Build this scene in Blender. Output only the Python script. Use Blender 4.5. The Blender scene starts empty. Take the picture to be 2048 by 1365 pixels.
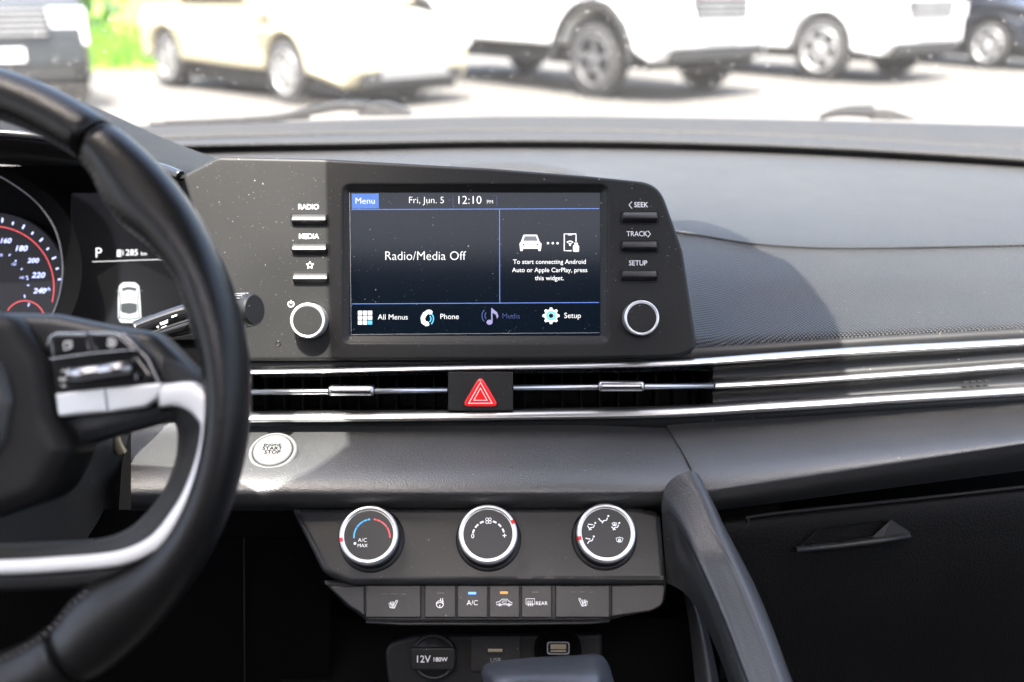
import bpy, bmesh, math, random
from mathutils import Vector, Matrix
random.seed(7)
R = math.radians
sc = bpy.context.scene

# ------------------------------------------------------------------ camera
FPX = 2048 * 35 / 36
CAM = Vector((0, 0, 1.17)); PITCH = 19.6
cd = bpy.data.cameras.new('camera'); cam = bpy.data.objects.new('camera', cd)
sc.collection.objects.link(cam); sc.camera = cam
cd.lens = 35; cd.sensor_width = 36; cd.clip_start = 0.01; cd.clip_end = 2000
cam.location = CAM; cam.rotation_euler = (R(90 - PITCH), 0, 0)
cd.dof.use_dof = True; cd.dof.focus_distance = 0.668; cd.dof.aperture_fstop = 4.8
D = Matrix.Translation(CAM) @ Matrix.Rotation(R(90 - PITCH), 4, 'X')
# ------------------------------------------------------------------ sky and sun
SUN = Vector((-.115, -.573, 1.371)).normalized()
elev = math.asin(SUN.z); azim = math.atan2(SUN.x, SUN.y)
w = bpy.data.worlds.new('World'); sc.world = w; w.use_nodes = True
nt = w.node_tree; bg = nt.nodes['Background']
sky = nt.nodes.new('ShaderNodeTexSky'); sky.sky_type = 'NISHITA'; sky.sun_disc = False
sky.sun_elevation = elev; sky.sun_rotation = azim; sky.dust_density = 6.5; sky.air_density = .85; sky.ozone_density = .45
nt.links.new(sky.outputs[0], bg.inputs[0]); bg.inputs[1].default_value = 0.15
sl = bpy.data.lights.new('sun', 'SUN'); sl.energy = 2.9; sl.angle = R(0.6); sl.color = (1, .965, .915)
so = bpy.data.objects.new('sun', sl); sc.collection.objects.link(so)
so.rotation_euler = SUN.to_track_quat('Z', 'Y').to_euler(); so.location = (0, -2, 6)
sc.view_settings.view_transform = 'Standard'; sc.view_settings.look = 'None'
sc.view_settings.exposure = 2.92; sc.view_settings.gamma = 1
sc.render.engine = 'CYCLES'
sc.cycles.use_denoising = True
sc.cycles.max_bounces = 8; sc.cycles.transparent_max_bounces = 12
sc.cycles.caustics_reflective = False; sc.cycles.caustics_refractive = False
sc.cycles.sample_clamp_indirect = 6

# ------------------------------------------------------------------ geometry helpers
def P(px, py, d): return Vector(((px - 1024) * d / FPX, (682.5 - py) * d / FPX, -d))
def ray(px, py):
    v = D.to_3x3() @ Vector(((px - 1024) / FPX, (682.5 - py) / FPX, -1)); return v
def PW(px, py, z=0.0):                        # photo point on the world height z
    v = ray(px, py); return CAM + v * ((z - CAM.z) / v.z)
DI = D.inverted()
def PY(px, py, y): v = ray(px, py); return DI @ (CAM + v * (y / v.y))
def PZ(px, py, z): return DI @ PW(px, py, z)  # the same in the dashboard frame
class Frame:
    """a flat working plane through a point of the dashboard, tipped back by `tilt` degrees"""
    def __init__(s, px, py, d, tilt=0, yaw=0):
        s.o = P(px, py, d); s.M = Matrix.Rotation(R(yaw), 3, 'Y') @ Matrix.Rotation(R(-tilt), 3, 'X')
        s.x, s.y, s.n = s.M.col[0], s.M.col[1], s.M.col[2]; s.k = d / FPX
    def l(s, px, py):
        v = Vector(((px - 1024) / FPX, (682.5 - py) / FPX, -1)); t = s.o.dot(s.n) / v.dot(s.n)
        q = v * t - s.o; return (q.dot(s.x), q.dot(s.y))
    def p(s, a, b, c=0): return s.o + s.x * a + s.y * b + s.n * c
    def P(s, px, py, c=0): a, b = s.l(px, py); return s.p(a, b, c)
class M:
    """vertices, faces and optional uvs collected for one mesh"""
    def __init__(s): s.v = []; s.f = []; s.uv = []; s.sm = []
    def add(s, vs, fs, smooth=True, uvs=None):
        b = len(s.v); s.v += [Vector(q) for q in vs]; s.uv += uvs or [(0, 0)] * len(vs)
        for f in fs: s.f.append([i + b for i in f]); s.sm.append(smooth)
        return s
    def join(s, o):
        b = len(s.v); s.v += o.v; s.uv += o.uv; s.f += [[i + b for i in f] for f in o.f]; s.sm += o.sm; return s
def cr(pts, n=8, closed=False):
    pts = [Vector(p) for p in pts]; N = len(pts); out = []
    for i in range(N if closed else N - 1):
        if closed: a, b, c, d = (pts[(i + k) % N] for k in (-1, 0, 1, 2))
        else: a, b, c, d = pts[max(i - 1, 0)], pts[i], pts[i + 1], pts[min(i + 2, N - 1)]
        for k in range(n):
            t = k / n
            out.append(0.5 * ((2 * b) + (c - a) * t + (2 * a - 5 * b + 4 * c - d) * t * t + (3 * b - a - 3 * c + d) * t ** 3))
    if not closed: out.append(pts[-1])
    return out
def rp(pts, n=5):                             # polygon with rounded corners: (x, y, radius)
    out = []; N = len(pts)
    for i in range(N):
        p = Vector(pts[i][:2]); r = pts[i][2] if len(pts[i]) > 2 else 0
        if r <= 0: out.append(tuple(p)); continue
        a = (Vector(pts[i - 1][:2]) - p); b = (Vector(pts[(i + 1) % N][:2]) - p)
        la, lb = a.length, b.length; a.normalize(); b.normalize()
        ang = a.angle(b); t = min(r / math.tan(ang / 2), la * .49, lb * .49)
        p0, p1 = p + a * t, p + b * t
        for k in range(n + 1):
            u = k / n; q = p0 * (1 - u) ** 2 + p * 2 * u * (1 - u) + p1 * u * u
            q = q * .75 + (p0.lerp(p1, u)) * .0 + q * .25; out.append(tuple(q))
    return out
def rr(x0, y0, x1, y1, r): return rp([(x0, y0, r), (x1, y0, r), (x1, y1, r), (x0, y1, r)])
def circ(cx, cy, r, n=40, ry=None): ry = ry or r; return [(cx + r * math.cos(2 * math.pi * i / n), cy + ry * math.sin(2 * math.pi * i / n)) for i in range(n)]
def curve_mesh(loops, extrude, bevel, res=3):
    cu = bpy.data.curves.new('tmp', 'CURVE'); cu.dimensions = '2D'; cu.fill_mode = 'BOTH'
    cu.extrude = extrude; cu.bevel_depth = bevel; cu.bevel_resolution = res; cu.offset = -bevel
    for lp in loops:
        s = cu.splines.new('POLY'); s.points.add(len(lp) - 1); s.use_cyclic_u = True
        for i, q in enumerate(lp): s.points[i].co = (q[0], q[1], 0, 1)
    o = bpy.data.objects.new('tmp', cu); sc.collection.objects.link(o)
    me = bpy.data.meshes.new_from_object(o.evaluated_get(bpy.context.evaluated_depsgraph_get()))
    bpy.data.objects.remove(o); bpy.data.curves.remove(cu)
    return me
def from_mesh(me):
    m = M(); m.v = [v.co.copy() for v in me.vertices]; m.uv = [(0, 0)] * len(m.v)
    for p in me.polygons: m.f.append(list(p.vertices)); m.sm.append(abs(p.normal.z) < .98)
    bpy.data.meshes.remove(me); return m
def plate(fr, loops, th=.004, bevel=.0006, top=0.0, res=3, px=True):
    """solid plate whose outline is given in photo pixels on frame fr; its face stands `top` above the frame"""
    L = [[fr.l(*q[:2]) if px else q for q in lp] for lp in loops]
    m = from_mesh(curve_mesh(L, max(th / 2 - bevel, 1e-5), bevel, res))
    m.v = [fr.p(v.x, v.y, v.z + top - th / 2) for v in m.v]; return m
def lathe(fr, px, py, prof, n=56, sx=1, sy=1):
    """turned shape, profile [(radius px, height m)] about the frame normal"""
    a, b = fr.l(px, py); m = M(); vs = []; k = fr.k
    for r, h in prof:
        for i in range(n):
            t = 2 * math.pi * i / n; vs.append(fr.p(a + r * k * math.cos(t) * sx, b + r * k * math.sin(t) * sy, h))
    fs = []
    for j in range(len(prof) - 1):
        for i in range(n): fs.append((j * n + i, j * n + (i + 1) % n, (j + 1) * n + (i + 1) % n, (j + 1) * n + i))
    m.add(vs, fs)
    if prof[-1][0] > 0: m.f.append([(len(prof) - 1) * n + i for i in range(n)]); m.sm.append(False)
    return m
def surf(rows, nu=8, nv=8, crv=True):
    """smooth sheet through rows of control points; uv in metres"""
    G = [cr(r, nu) for r in rows]; cols = list(zip(*G))
    C = [cr(c, nv) for c in cols]; W = len(C); H = len(C[0]); vs = []; uv = []
    for i in range(W):
        acc = 0
        for j in range(H):
            if j: acc += (C[i][j] - C[i][j - 1]).length
            vs.append(C[i][j]); uv.append([0, acc])
    mid = H // 2; acc = 0
    for i in range(W):
        if i: acc += (C[i][mid] - C[i - 1][mid]).length
        for j in range(H): uv[i * H + j][0] = acc
    fs = [(i * H + j, i * H + j + 1, (i + 1) * H + j + 1, (i + 1) * H + j) for i in range(W - 1) for j in range(H - 1)]
    return M().add(vs, fs, True, [tuple(q) for q in uv])
Z = Vector((0, 0, 1))
def sweep(path, sec, closed=False, up=Z, caps=True):
    """sweep a closed section [(side, up)] (or a function of the index) along a path"""
    N = len(path); vs = []; K = None
    for i in range(N):
        a = path[i - 1] if (i or closed) else path[i]; b = path[(i + 1) % N] if (i < N - 1 or closed) else path[i]
        t = (b - a).normalized(); s = t.cross(up).normalized(); u = s.cross(t)
        S = sec(i) if callable(sec) else sec; K = len(S)
        vs += [path[i] + s * x + u * y for x, y in S]
    fs = []
    for i in range(N if closed else N - 1):
        for j in range(K): fs.append((i * K + j, i * K + (j + 1) % K, ((i + 1) % N) * K + (j + 1) % K, ((i + 1) % N) * K + j))
    m = M().add(vs, fs)
    if caps and not closed: m.f += [list(range(K)), [(N - 1) * K + j for j in range(K)]]; m.sm += [False, False]
    return m
def ell(a, b, n=14, p=1.0):
    o = []
    for i in range(n):
        t = 2 * math.pi * i / n; c, s = math.cos(t), math.sin(t)
        o.append((a * math.copysign(abs(c) ** p, c), b * math.copysign(abs(s) ** p, s)))
    return o
def strokes(fr, lines, w, h=.0002, closed=False):
    """raised print: ribbons w pixels wide along pixel polylines"""
    m = M()
    for ln in lines:
        cl = len(ln) > 2 and ln[0] == ln[-1]; pts = [Vector(q[:2]) for q in ln]
        if cl: pts = pts[:-1]
        N = len(pts); vs = []
        for i in range(N):
            a = pts[i - 1] if (i or cl) else pts[i]; b = pts[(i + 1) % N] if (i < N - 1 or cl) else pts[i]
            t = (b - a); t = t.normalized() if t.length else Vector((1, 0)); s = Vector((-t.y, t.x)) * w / 2
            vs += [fr.P(*(pts[i] + s), h), fr.P(*(pts[i] - s), h)]
        fs = [(2 * i, 2 * i + 1, (2 * i + 3) % (2 * N), (2 * i + 2) % (2 * N)) for i in range(N if cl else N - 1)]
        m.add(vs, fs, False)
    return m
def fills(fr, polys, h=.0002):
    m = M()
    for p in polys: m.add([fr.P(q[0], q[1], h) for q in p], [tuple(range(len(p)))], False)
    return m
def arc(cx, cy, r, a0, a1, n=12, ry=None):     # screen angles: 0 right, 90 up
    ry = ry or r; return [(cx + r * math.cos(R(a0 + (a1 - a0) * i / n)), cy - ry * math.sin(R(a0 + (a1 - a0) * i / n))) for i in range(n + 1)]
def lettering(fr, s, px, py, cap, h=.0002, align='CENTER', bold=0.0, sx=1.0, slant=0):
    cu = bpy.data.curves.new('tmp', 'FONT'); cu.body = s; cu.align_x = align; cu.align_y = 'CENTER'; cu.size = 1
    cu.offset = bold; cu.resolution_u = 3; cu.shear = slant
    o = bpy.data.objects.new('tmp', cu); sc.collection.objects.link(o)
    me = bpy.data.meshes.new_from_object(o.evaluated_get(bpy.context.evaluated_depsgraph_get()))
    bpy.data.objects.remove(o); bpy.data.curves.remove(cu)
    m = from_mesh(me); a, b = fr.l(px, py); k = cap * fr.k / .73
    ys = [v.y for v in m.v]; m.v = [fr.p(a + v.x * k * sx, b + v.y * k, h) for v in m.v]; m.sm = [False] * len(m.f)
    return m
def box(m, x0, x1, y0, y1, z0, z1):
    m.add([(x0, y0, z0), (x1, y0, z0), (x1, y1, z0), (x0, y1, z0), (x0, y0, z1), (x1, y0, z1), (x1, y1, z1), (x0, y1, z1)],
          [(0, 3, 2, 1), (4, 5, 6, 7), (0, 1, 5, 4), (1, 2, 6, 5), (2, 3, 7, 6), (3, 0, 4, 7)], False); return m
# ------------------------------------------------------------------ object helpers
BASE = {}
def link(o): sc.collection.objects.link(o); return o
def tag(o, label=None, cat=None, group=None, kind=None):
    if label: o['label'] = label
    if cat: o['category'] = cat
    if group: o['group'] = group
    if kind: o['kind'] = kind
    return o
def thing(name, label, cat, base, group=None):   # base is a point of the dashboard frame
    o = link(bpy.data.objects.new(name, None)); o.empty_display_size = .02
    o.matrix_world = D @ Matrix.Translation(base); BASE[o.name] = Vector(base)
    return tag(o, label, cat, group)
def wthing(name, label, cat, loc, rz=0, group=None):
    o = link(bpy.data.objects.new(name, None)); o.location = loc; o.rotation_euler = (0, 0, rz); BASE[o.name] = Vector((0, 0, 0))
    return tag(o, label, cat, group)
def part(name, m, mt, parent=None, label=None, kind=None):
    me = bpy.data.meshes.new(name); b = BASE[parent.name] if parent else Vector((0, 0, 0))
    me.from_pydata([v - b for v in m.v], [], m.f); me.polygons.foreach_set('use_smooth', m.sm)
    if any(q != (0, 0) for q in m.uv):
        u = me.uv_layers.new(name='uv')
        for lp in me.loops: u.data[lp.index].uv = m.uv[lp.vertex_index]
    me.materials.append(mt); me.update()
    o = link(bpy.data.objects.new(name, me)); o.parent = parent; BASE[o.name] = b
    if label: o['label'] = label
    if kind: o['kind'] = kind
    return o
def dup(o, parent=None):
    c = link(o.copy()); c.parent = parent
    for ch in [q for q in sc.objects if q.parent == o]: dup(ch, c)
    return c
# ------------------------------------------------------------------ materials
def mat(name, col, rough=.5, metal=0, spec=.5, coat=0, emit=None, es=1.0, grain=None, dust=0, var=.12, sheen=0, weave=None, smudge=0, scale=1.0):
    """procedural Principled material: colour variation, roughness variation, grain or weave relief, weave glints put into the colour, dust specks"""
    m = bpy.data.materials.new(name); m.use_nodes = True; n = m.node_tree; L = n.links; b = n.nodes['Principled BSDF']
    N = lambda t, **k: [(q := n.nodes.new(t)), [setattr(q, a, v) for a, v in k.items()]][0]
    b.inputs['Roughness'].default_value = rough; b.inputs['Metallic'].default_value = metal
    b.inputs['Specular IOR Level'].default_value = spec; b.inputs['Coat Weight'].default_value = coat
    b.inputs['Base Color'].default_value = (*col, 1); b.inputs['Coat Roughness'].default_value = .15
    if sheen: b.inputs['Sheen Weight'].default_value = sheen; b.inputs['Sheen Roughness'].default_value = .4
    tc = N('ShaderNodeTexCoord')
    if emit: b.inputs['Emission Color'].default_value = (*emit, 1); b.inputs['Emission Strength'].default_value = es
    if var:
        nz = N('ShaderNodeTexNoise'); nz.inputs['Scale'].default_value = 18 * scale; nz.inputs['Detail'].default_value = 5
        L.new(tc.outputs['Object'], nz.inputs['Vector'])
        mr = N('ShaderNodeMapRange'); mr.inputs['From Min'].default_value = .3; mr.inputs['From Max'].default_value = .7
        mr.inputs['To Min'].default_value = rough * (1 - var * .8) ; mr.inputs['To Max'].default_value = min(1, rough * (1 + var * .8))
        L.new(nz.outputs['Fac'], mr.inputs['Value']); L.new(mr.outputs[0], b.inputs['Roughness'])
        hs = N('ShaderNodeMixRGB'); hs.inputs[1].default_value = (*[c * (1 - var) for c in col], 1); hs.inputs[2].default_value = (*[min(1, c * (1 + var)) for c in col], 1)
        L.new(nz.outputs['Fac'], hs.inputs[0]); last = hs.outputs[0]
        if smudge:
            s2 = N('ShaderNodeTexNoise'); s2.inputs['Scale'].default_value = 30; s2.inputs['Detail'].default_value = 3; s2.inputs['Distortion'].default_value = 1.2
            L.new(tc.outputs['Object'], s2.inputs['Vector'])
            r2 = N('ShaderNodeMapRange'); r2.inputs['From Min'].default_value = .62; r2.inputs['From Max'].default_value = .7; r2.inputs['To Min'].default_value = 0; r2.inputs['To Max'].default_value = smudge
            L.new(s2.outputs['Fac'], r2.inputs['Value'])
            mx = N('ShaderNodeMixRGB'); mx.inputs[2].default_value = (*[c * .45 for c in col], 1); L.new(last, mx.inputs[1]); L.new(r2.outputs[0], mx.inputs[0]); last = mx.outputs[0]
        if dust:
            dn = N('ShaderNodeTexNoise'); dn.inputs['Scale'].default_value = 900; dn.inputs['Detail'].default_value = 2; L.new(tc.outputs['Object'], dn.inputs['Vector'])
            dv = N('ShaderNodeVectorMath', operation='SCALE'); dv.inputs['Scale'].default_value = .0022; L.new(dn.outputs['Color'], dv.inputs[0])
            da = N('ShaderNodeVectorMath', operation='ADD'); L.new(tc.outputs['Object'], da.inputs[0]); L.new(dv.outputs[0], da.inputs[1])
            for sc_, th, am in ((520, .075, 1), (1300, .085, .8), (210, .03, 1)):
                vo = N('ShaderNodeTexVoronoi'); vo.inputs['Scale'].default_value = sc_; vo.inputs['Randomness'].default_value = 1
                L.new(da.outputs[0], vo.inputs['Vector'])
                pk = N('ShaderNodeMath', operation='LESS_THAN'); L.new(vo.outputs['Distance'], pk.inputs[0])
                # only some cells carry a speck: the cell colour picks its radius
                sp = N('ShaderNodeSeparateColor'); L.new(vo.outputs['Color'], sp.inputs[0])
                pw = N('ShaderNodeMath', operation='POWER'); L.new(sp.outputs[0], pw.inputs[0]); pw.inputs[1].default_value = 14 / max(dust, .2)
                ml = N('ShaderNodeMath', operation='MULTIPLY'); L.new(pw.outputs[0], ml.inputs[0]); ml.inputs[1].default_value = th * 3
                L.new(ml.outputs[0], pk.inputs[1])
                am_ = N('ShaderNodeMath', operation='MULTIPLY'); L.new(pk.outputs[0], am_.inputs[0]); am_.inputs[1].default_value = am * .6
                mx = N('ShaderNodeMixRGB'); mx.inputs[2].default_value = (.5, .48, .44, 1); L.new(last, mx.inputs[1]); L.new(am_.outputs[0], mx.inputs[0]); last = mx.outputs[0]
        L.new(last, b.inputs['Base Color'])
    if grain:
        size, st = grain
        vo = N('ShaderNodeTexVoronoi'); vo.feature = 'SMOOTH_F1'; vo.inputs['Scale'].default_value = 1 / size
        n2 = N('ShaderNodeTexNoise'); n2.inputs['Scale'].default_value = .6 / size; n2.inputs['Detail'].default_value = 4
        L.new(tc.outputs['Object'], vo.inputs['Vector']); L.new(tc.outputs['Object'], n2.inputs['Vector'])
        ad = N('ShaderNodeMath', operation='ADD'); L.new(vo.outputs['Distance'], ad.inputs[0]); L.new(n2.outputs['Fac'], ad.inputs[1])
        bp = N('ShaderNodeBump'); bp.inputs['Strength'].default_value = st; bp.inputs['Distance'].default_value = size * .5
        L.new(ad.outputs[0], bp.inputs['Height']); L.new(bp.outputs[0], b.inputs['Normal'])
    if weave:
        pitch, st, asp = weave
        uv = N('ShaderNodeUVMap'); sp = N('ShaderNodeSeparateXYZ'); L.new(uv.outputs[0], sp.inputs[0])
        def wv(sgn):
            a = N('ShaderNodeMath', operation='MULTIPLY'); L.new(sp.outputs[1], a.inputs[0]); a.inputs[1].default_value = sgn * asp
            c = N('ShaderNodeMath', operation='ADD'); L.new(sp.outputs[0], c.inputs[0]); L.new(a.outputs[0], c.inputs[1])
            d = N('ShaderNodeMath', operation='MULTIPLY'); L.new(c.outputs[0], d.inputs[0]); d.inputs[1].default_value = math.pi / pitch
            e = N('ShaderNodeMath', operation='SINE'); L.new(d.outputs[0], e.inputs[0]); return e
        p, q = wv(1), wv(-1); ml = N('ShaderNodeMath', operation='MULTIPLY'); L.new(p.outputs[0], ml.inputs[0]); L.new(q.outputs[0], ml.inputs[1])
        ab = N('ShaderNodeMath', operation='ABSOLUTE'); L.new(ml.outputs[0], ab.inputs[0])
        bp = N('ShaderNodeBump'); bp.inputs['Strength'].default_value = st; bp.inputs['Distance'].default_value = pitch * 1.4
        L.new(ab.outputs[0], bp.inputs['Height']); L.new(bp.outputs[0], b.inputs['Normal'])
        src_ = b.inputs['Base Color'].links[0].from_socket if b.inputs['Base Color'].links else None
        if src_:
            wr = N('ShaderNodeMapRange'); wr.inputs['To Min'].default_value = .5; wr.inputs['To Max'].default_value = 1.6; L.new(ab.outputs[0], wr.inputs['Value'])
            vm_ = N('ShaderNodeVectorMath', operation='SCALE'); L.new(src_, vm_.inputs[0]); L.new(wr.outputs[0], vm_.inputs['Scale']); L.new(vm_.outputs[0], b.inputs['Base Color'])  # dots lightened and gaps darkened in colour for the relief's glints and shade
    return m
MT = {}
MT['satin'] = mat('satin_black_plastic', (.0135, .0135, .0133), .48, spec=.27, dust=.65, grain=(.0006, .08), var=.12)
MT['plastic'] = mat('black_plastic', (.011, .011, .0115), .45, spec=.3, grain=(.0007, .12), dust=.3)
MT['climate'] = mat('climate_panel_plastic', (.023, .0235, .0245), .40, spec=.36, dust=.35, grain=(.0006, .06), smudge=.35)
MT['trimgloss'] = mat('trim_black', (.006, .006, .0065), .42, dust=.3)
MT['gloss'] = mat('gloss_black', (.008, .008, .009), .12, coat=.6, var=.1)
MT['button'] = mat('button_plastic', (.014, .014, .0145), .3, dust=.3)
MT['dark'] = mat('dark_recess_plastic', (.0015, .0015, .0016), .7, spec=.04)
MT['grain'] = mat('grained_dash_plastic', (.040, .040, .040), .38, grain=(.00075, .55), dust=.35, spec=.85)
MT['top'] = mat('dash_top_plastic', (.026, .026, .0262), .62, grain=(.0010, .8), dust=.35, spec=.28)
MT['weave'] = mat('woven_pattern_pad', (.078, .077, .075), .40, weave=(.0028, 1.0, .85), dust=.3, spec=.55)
MT['weave2'] = mat('woven_pattern_brow', (.026, .027, .028), .6, weave=(.0026, 1.0, .6), dust=.3, spec=.3)
MT['leather'] = mat('steering_leather', (.006, .006, .0062), .34, grain=(.0010, .3), spec=.32)
MT['leather2'] = mat('perforated_trim', (.016, .0165, .018), .5, weave=(.0018, .5, .8))
MT['silver'] = mat('satin_silver', (.84, .86, .88), .34, .85, var=.05)
MT['silverpaint'] = mat('silver_paint', (.64, .655, .67), .33, .5, var=.03)
MT['bright'] = mat('bright_satin_ring', (.72, .725, .73), .34, .75, var=.03)
MT['chrome'] = mat('satin_chrome', (.45, .45, .455), .3, 1, var=.06)
MT['white'] = mat('white_print', (.9, .9, .9), .5, var=0)
MT['grey'] = mat('grey_print', (.25, .25, .26), .5, var=0)
MT['ledoff'] = mat('unlit_indicator', (.012, .012, .012), .3, var=0)
MT['hoodlining'] = mat('black_hood_lining', (.004, .004, .004), .8)
def em(name, c, s=1.0, base=(.004, .004, .004), rough=.3): return mat(name, base, rough, emit=c, es=s * .62, var=0)
MT['scr'] = mat('display_glass', (.001, .002, .003), .12, spec=.16, emit=(.0005, .0011, .0022), es=1, dust=.45, var=.05)
MT['e_white'] = em('lit_white', (.85, .84, .85), .42); MT['e_blue'] = em('lit_blue', (.045, .13, .42), .42)
MT['e_line'] = em('lit_line_blue', (.10, .19, .55), .42); MT['e_cyan'] = em('lit_cyan', (.10, .50, .80), .4)
MT['e_dim'] = em('dim_blue', (.03, .045, .16), .42); MT['e_lav'] = em('dim_lavender', (.25, .22, .42), .42)
MT['e_red'] = em('lit_red', (.6, .02, .02), .5); MT['e_num'] = em('lit_numerals', (.45, .5, .95), .55)
MT['e_led_b'] = em('lit_led_blue', (.10, .30, .9), .55); MT['e_led_o'] = em('lit_led_orange', (.9, .26, .01), .35)
MT['red'] = mat('red_translucent_plastic', (.62, .012, .015), .15, emit=(.5, .01, .01), es=.12, coat=.6, var=.03)
MT['redpaint'] = mat('red_mark', (.65, .02, .02), .4, var=0)
MT['bluepaint'] = mat('blue_mark', (.06, .40, .75), .5, var=0); MT['pinkpaint'] = mat('warm_red_mark', (.68, .08, .10), .5, var=0)
MT['duct'] = mat('duct_black', (.002, .002, .002), .7, spec=.2)
MT['tab'] = mat('slider_metal', (.36, .36, .37), .26, 1)
MT['brass'] = mat('usb_metal', (.55, .48, .36), .35, 1)

# ================================================================== STRUCTURE OUTSIDE
def asphalt():
    m = mat('sunlit_pale_asphalt', (.092, .088, .081), .85, var=.15, scale=.05); return m
g = M(); S = 400
g.add([(-S, -S, 0), (S, -S, 0), (S, S, 0), (-S, S, 0)], [(0, 1, 2, 3)], False)
tag(part('ground', g, asphalt()), 'pale sunlit parking lot asphalt beyond the windshield', kind='structure')
gm = mat('grass_blades', (.12, .26, .012), .6, var=.5, scale=.05)
gb = M(); 
for i in range(7000):
    x = random.uniform(-16, -3.6); y = random.uniform(15.5, 30); h = random.uniform(.12, .45); a = random.uniform(0, 3.14); wd = random.uniform(.04, .12)
    dx, dy = math.cos(a) * wd, math.sin(a) * wd; tx, ty = random.uniform(-.1, .1), random.uniform(-.1, .1)
    gb.add([(x - dx, y - dy, 0), (x + dx, y + dy, 0), (x + tx, y + ty, h)], [(0, 1, 2)], False)
tag(part('grass', gb, gm), 'bright green grass bank behind the parked cars', kind='stuff')
gs = M(); gs.add([(-40, 15.2, .004), (-3.4, 15.2, .004), (-3.4, 60, 1.2), (-40, 60, 1.2)], [(0, 1, 2, 3)], False)
tag(part('grass_bank', gs, mat('lawn_soil', (.15, .28, .02), .8, var=.35, scale=.02)), 'green lawn behind the parked cars', kind='structure')

def foliage(m, cx, cy, cz, r, n, leaf):
    for i in range(n):
        u = Vector((random.gauss(0, 1), random.gauss(0, 1), random.gauss(0, 1))).normalized() * r * random.uniform(.3, 1) ** .5
        c = Vector((cx, cy, cz)) + u; a = Vector((random.gauss(0, 1), random.gauss(0, 1), random.gauss(0, 1))).normalized(); b = a.orthogonal().normalized()
        s = leaf * random.uniform(.6, 1.4)
        m.add([c - a * s, c + b * s * .5, c + a * s, c - b * s * .5], [(0, 1, 2, 3)], False)
def bush(x, y, h, r, label, n=5):
    t = wthing('bush', label, 'bush', (x, y, .1), 0, 'bushes on the grass bank')
    st = M()
    for k in range(4):
        a = k * 1.6; st.join(sweep([Vector((0, 0, -.2)), Vector((math.cos(a) * .15, math.sin(a) * .15, h * .4)), Vector((math.cos(a) * .5, math.sin(a) * .5, h * .8))], ell(.04, .04, 6), up=Vector((0, 1, .1))))
    part('stem', st, MT['dark'], t)
    m = M()
    for k in range(n): foliage(m, random.uniform(-r, r) * .6, random.uniform(-r, r) * .6, h * random.uniform(.35, .8), r * random.uniform(.5, .8), 350, .12)
    part('foliage', m, mat('bush_leaves', (.05, .13, .012), .5, var=.5, scale=.1), t)
bush(-9.0, 20.5, 2.6, 1.3, 'dark green bush between the grey truck and the cream car')
bush(-6.6, 23.5, 3.2, 1.8, 'taller loose bush farther back on the grass bank')
bush(-13.5, 24, 3.0, 1.8, 'leafy bush behind the grey truck, farthest left')

# ---- parked vehicles
tyre_m = mat('tyre_rubber', (.03, .03, .03), .8, scale=.3); alloy = mat('alloy_wheel', (.42, .42, .42), .4, .6, scale=.3)
under_m = mat('underbody_black', (.02, .02, .02), .8, scale=.3); lens_m = mat('headlamp_lens', (.85, .87, .9), .08, coat=1, scale=.3)
glass_m = mat('car_window_glass', (.03, .035, .04), .05, spec=.8, scale=.3); gril = mat('grille_black', (.04, .04, .042), .35, scale=.3)
def xz(loop, w, bev):
    m = from_mesh(curve_mesh([loop], w / 2 - bev, bev, 3)); m.v = [Vector((v.x, -v.z, v.y)) for v in m.v]; return m   # x along car, y across, z up
def wheel(t, x, y, r, sgn, spokes, rimmat):
    wh = M(); n = 36
    def ring(prof, mm):
        vs = [(x + rad * math.cos(2 * math.pi * i / n), y + sgn * off, r + rad * math.sin(2 * math.pi * i / n)) for rad, off in prof for i in range(n)]
        mm.add(vs, [(j * n + i, j * n + (i + 1) % n, (j + 1) * n + (i + 1) % n, (j + 1) * n + i) for j in range(len(prof) - 1) for i in range(n)])
    ring([(r * .68, -.1), (r * .95, -.1), (r, -.06), (r, .06), (r * .95, .1), (r * .68, .09)], wh)
    w_ = part('wheel', wh, tyre_m, t)
    rm = M(); ring([(r * .68, .09), (r * .64, .08), (r * .6, .03), (r * .3, -.02), (.01, -.02)], rm)
    part('wheel_well', rm, under_m, w_)
    sp = M(); ring([(r * .69, .088), (r * .67, .102), (r * .61, .095), (r * .60, .06)], sp); ring([(r * .16, .03), (r * .15, .085), (.01, .09)], sp)
    for k in range(spokes):
        a = 2 * math.pi * k / spokes + .3; c, s = math.cos(a), math.sin(a); q = r * .075
        for side in (1,):
            vs = []
            for rad, off, ww in ((r * .1, .085, 1.2), (r * .63, .09, .9)):
                for e in (-1, 1): vs.append((x + rad * c - s * q * ww * e, y + sgn * off, r + rad * s + c * q * ww * e)); 
            for rad, off, ww in ((r * .1, .04, 1.2), (r * .63, .04, .9)):
                for e in (-1, 1): vs.append((x + rad * c - s * q * ww * e, y + sgn * off, r + rad * s + c * q * ww * e))
            sp.add(vs, [(0, 1, 3, 2), (4, 6, 7, 5), (0, 2, 6, 4), (1, 5, 7, 3)], False)
    part('rim', sp, rimmat, w_)
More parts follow.
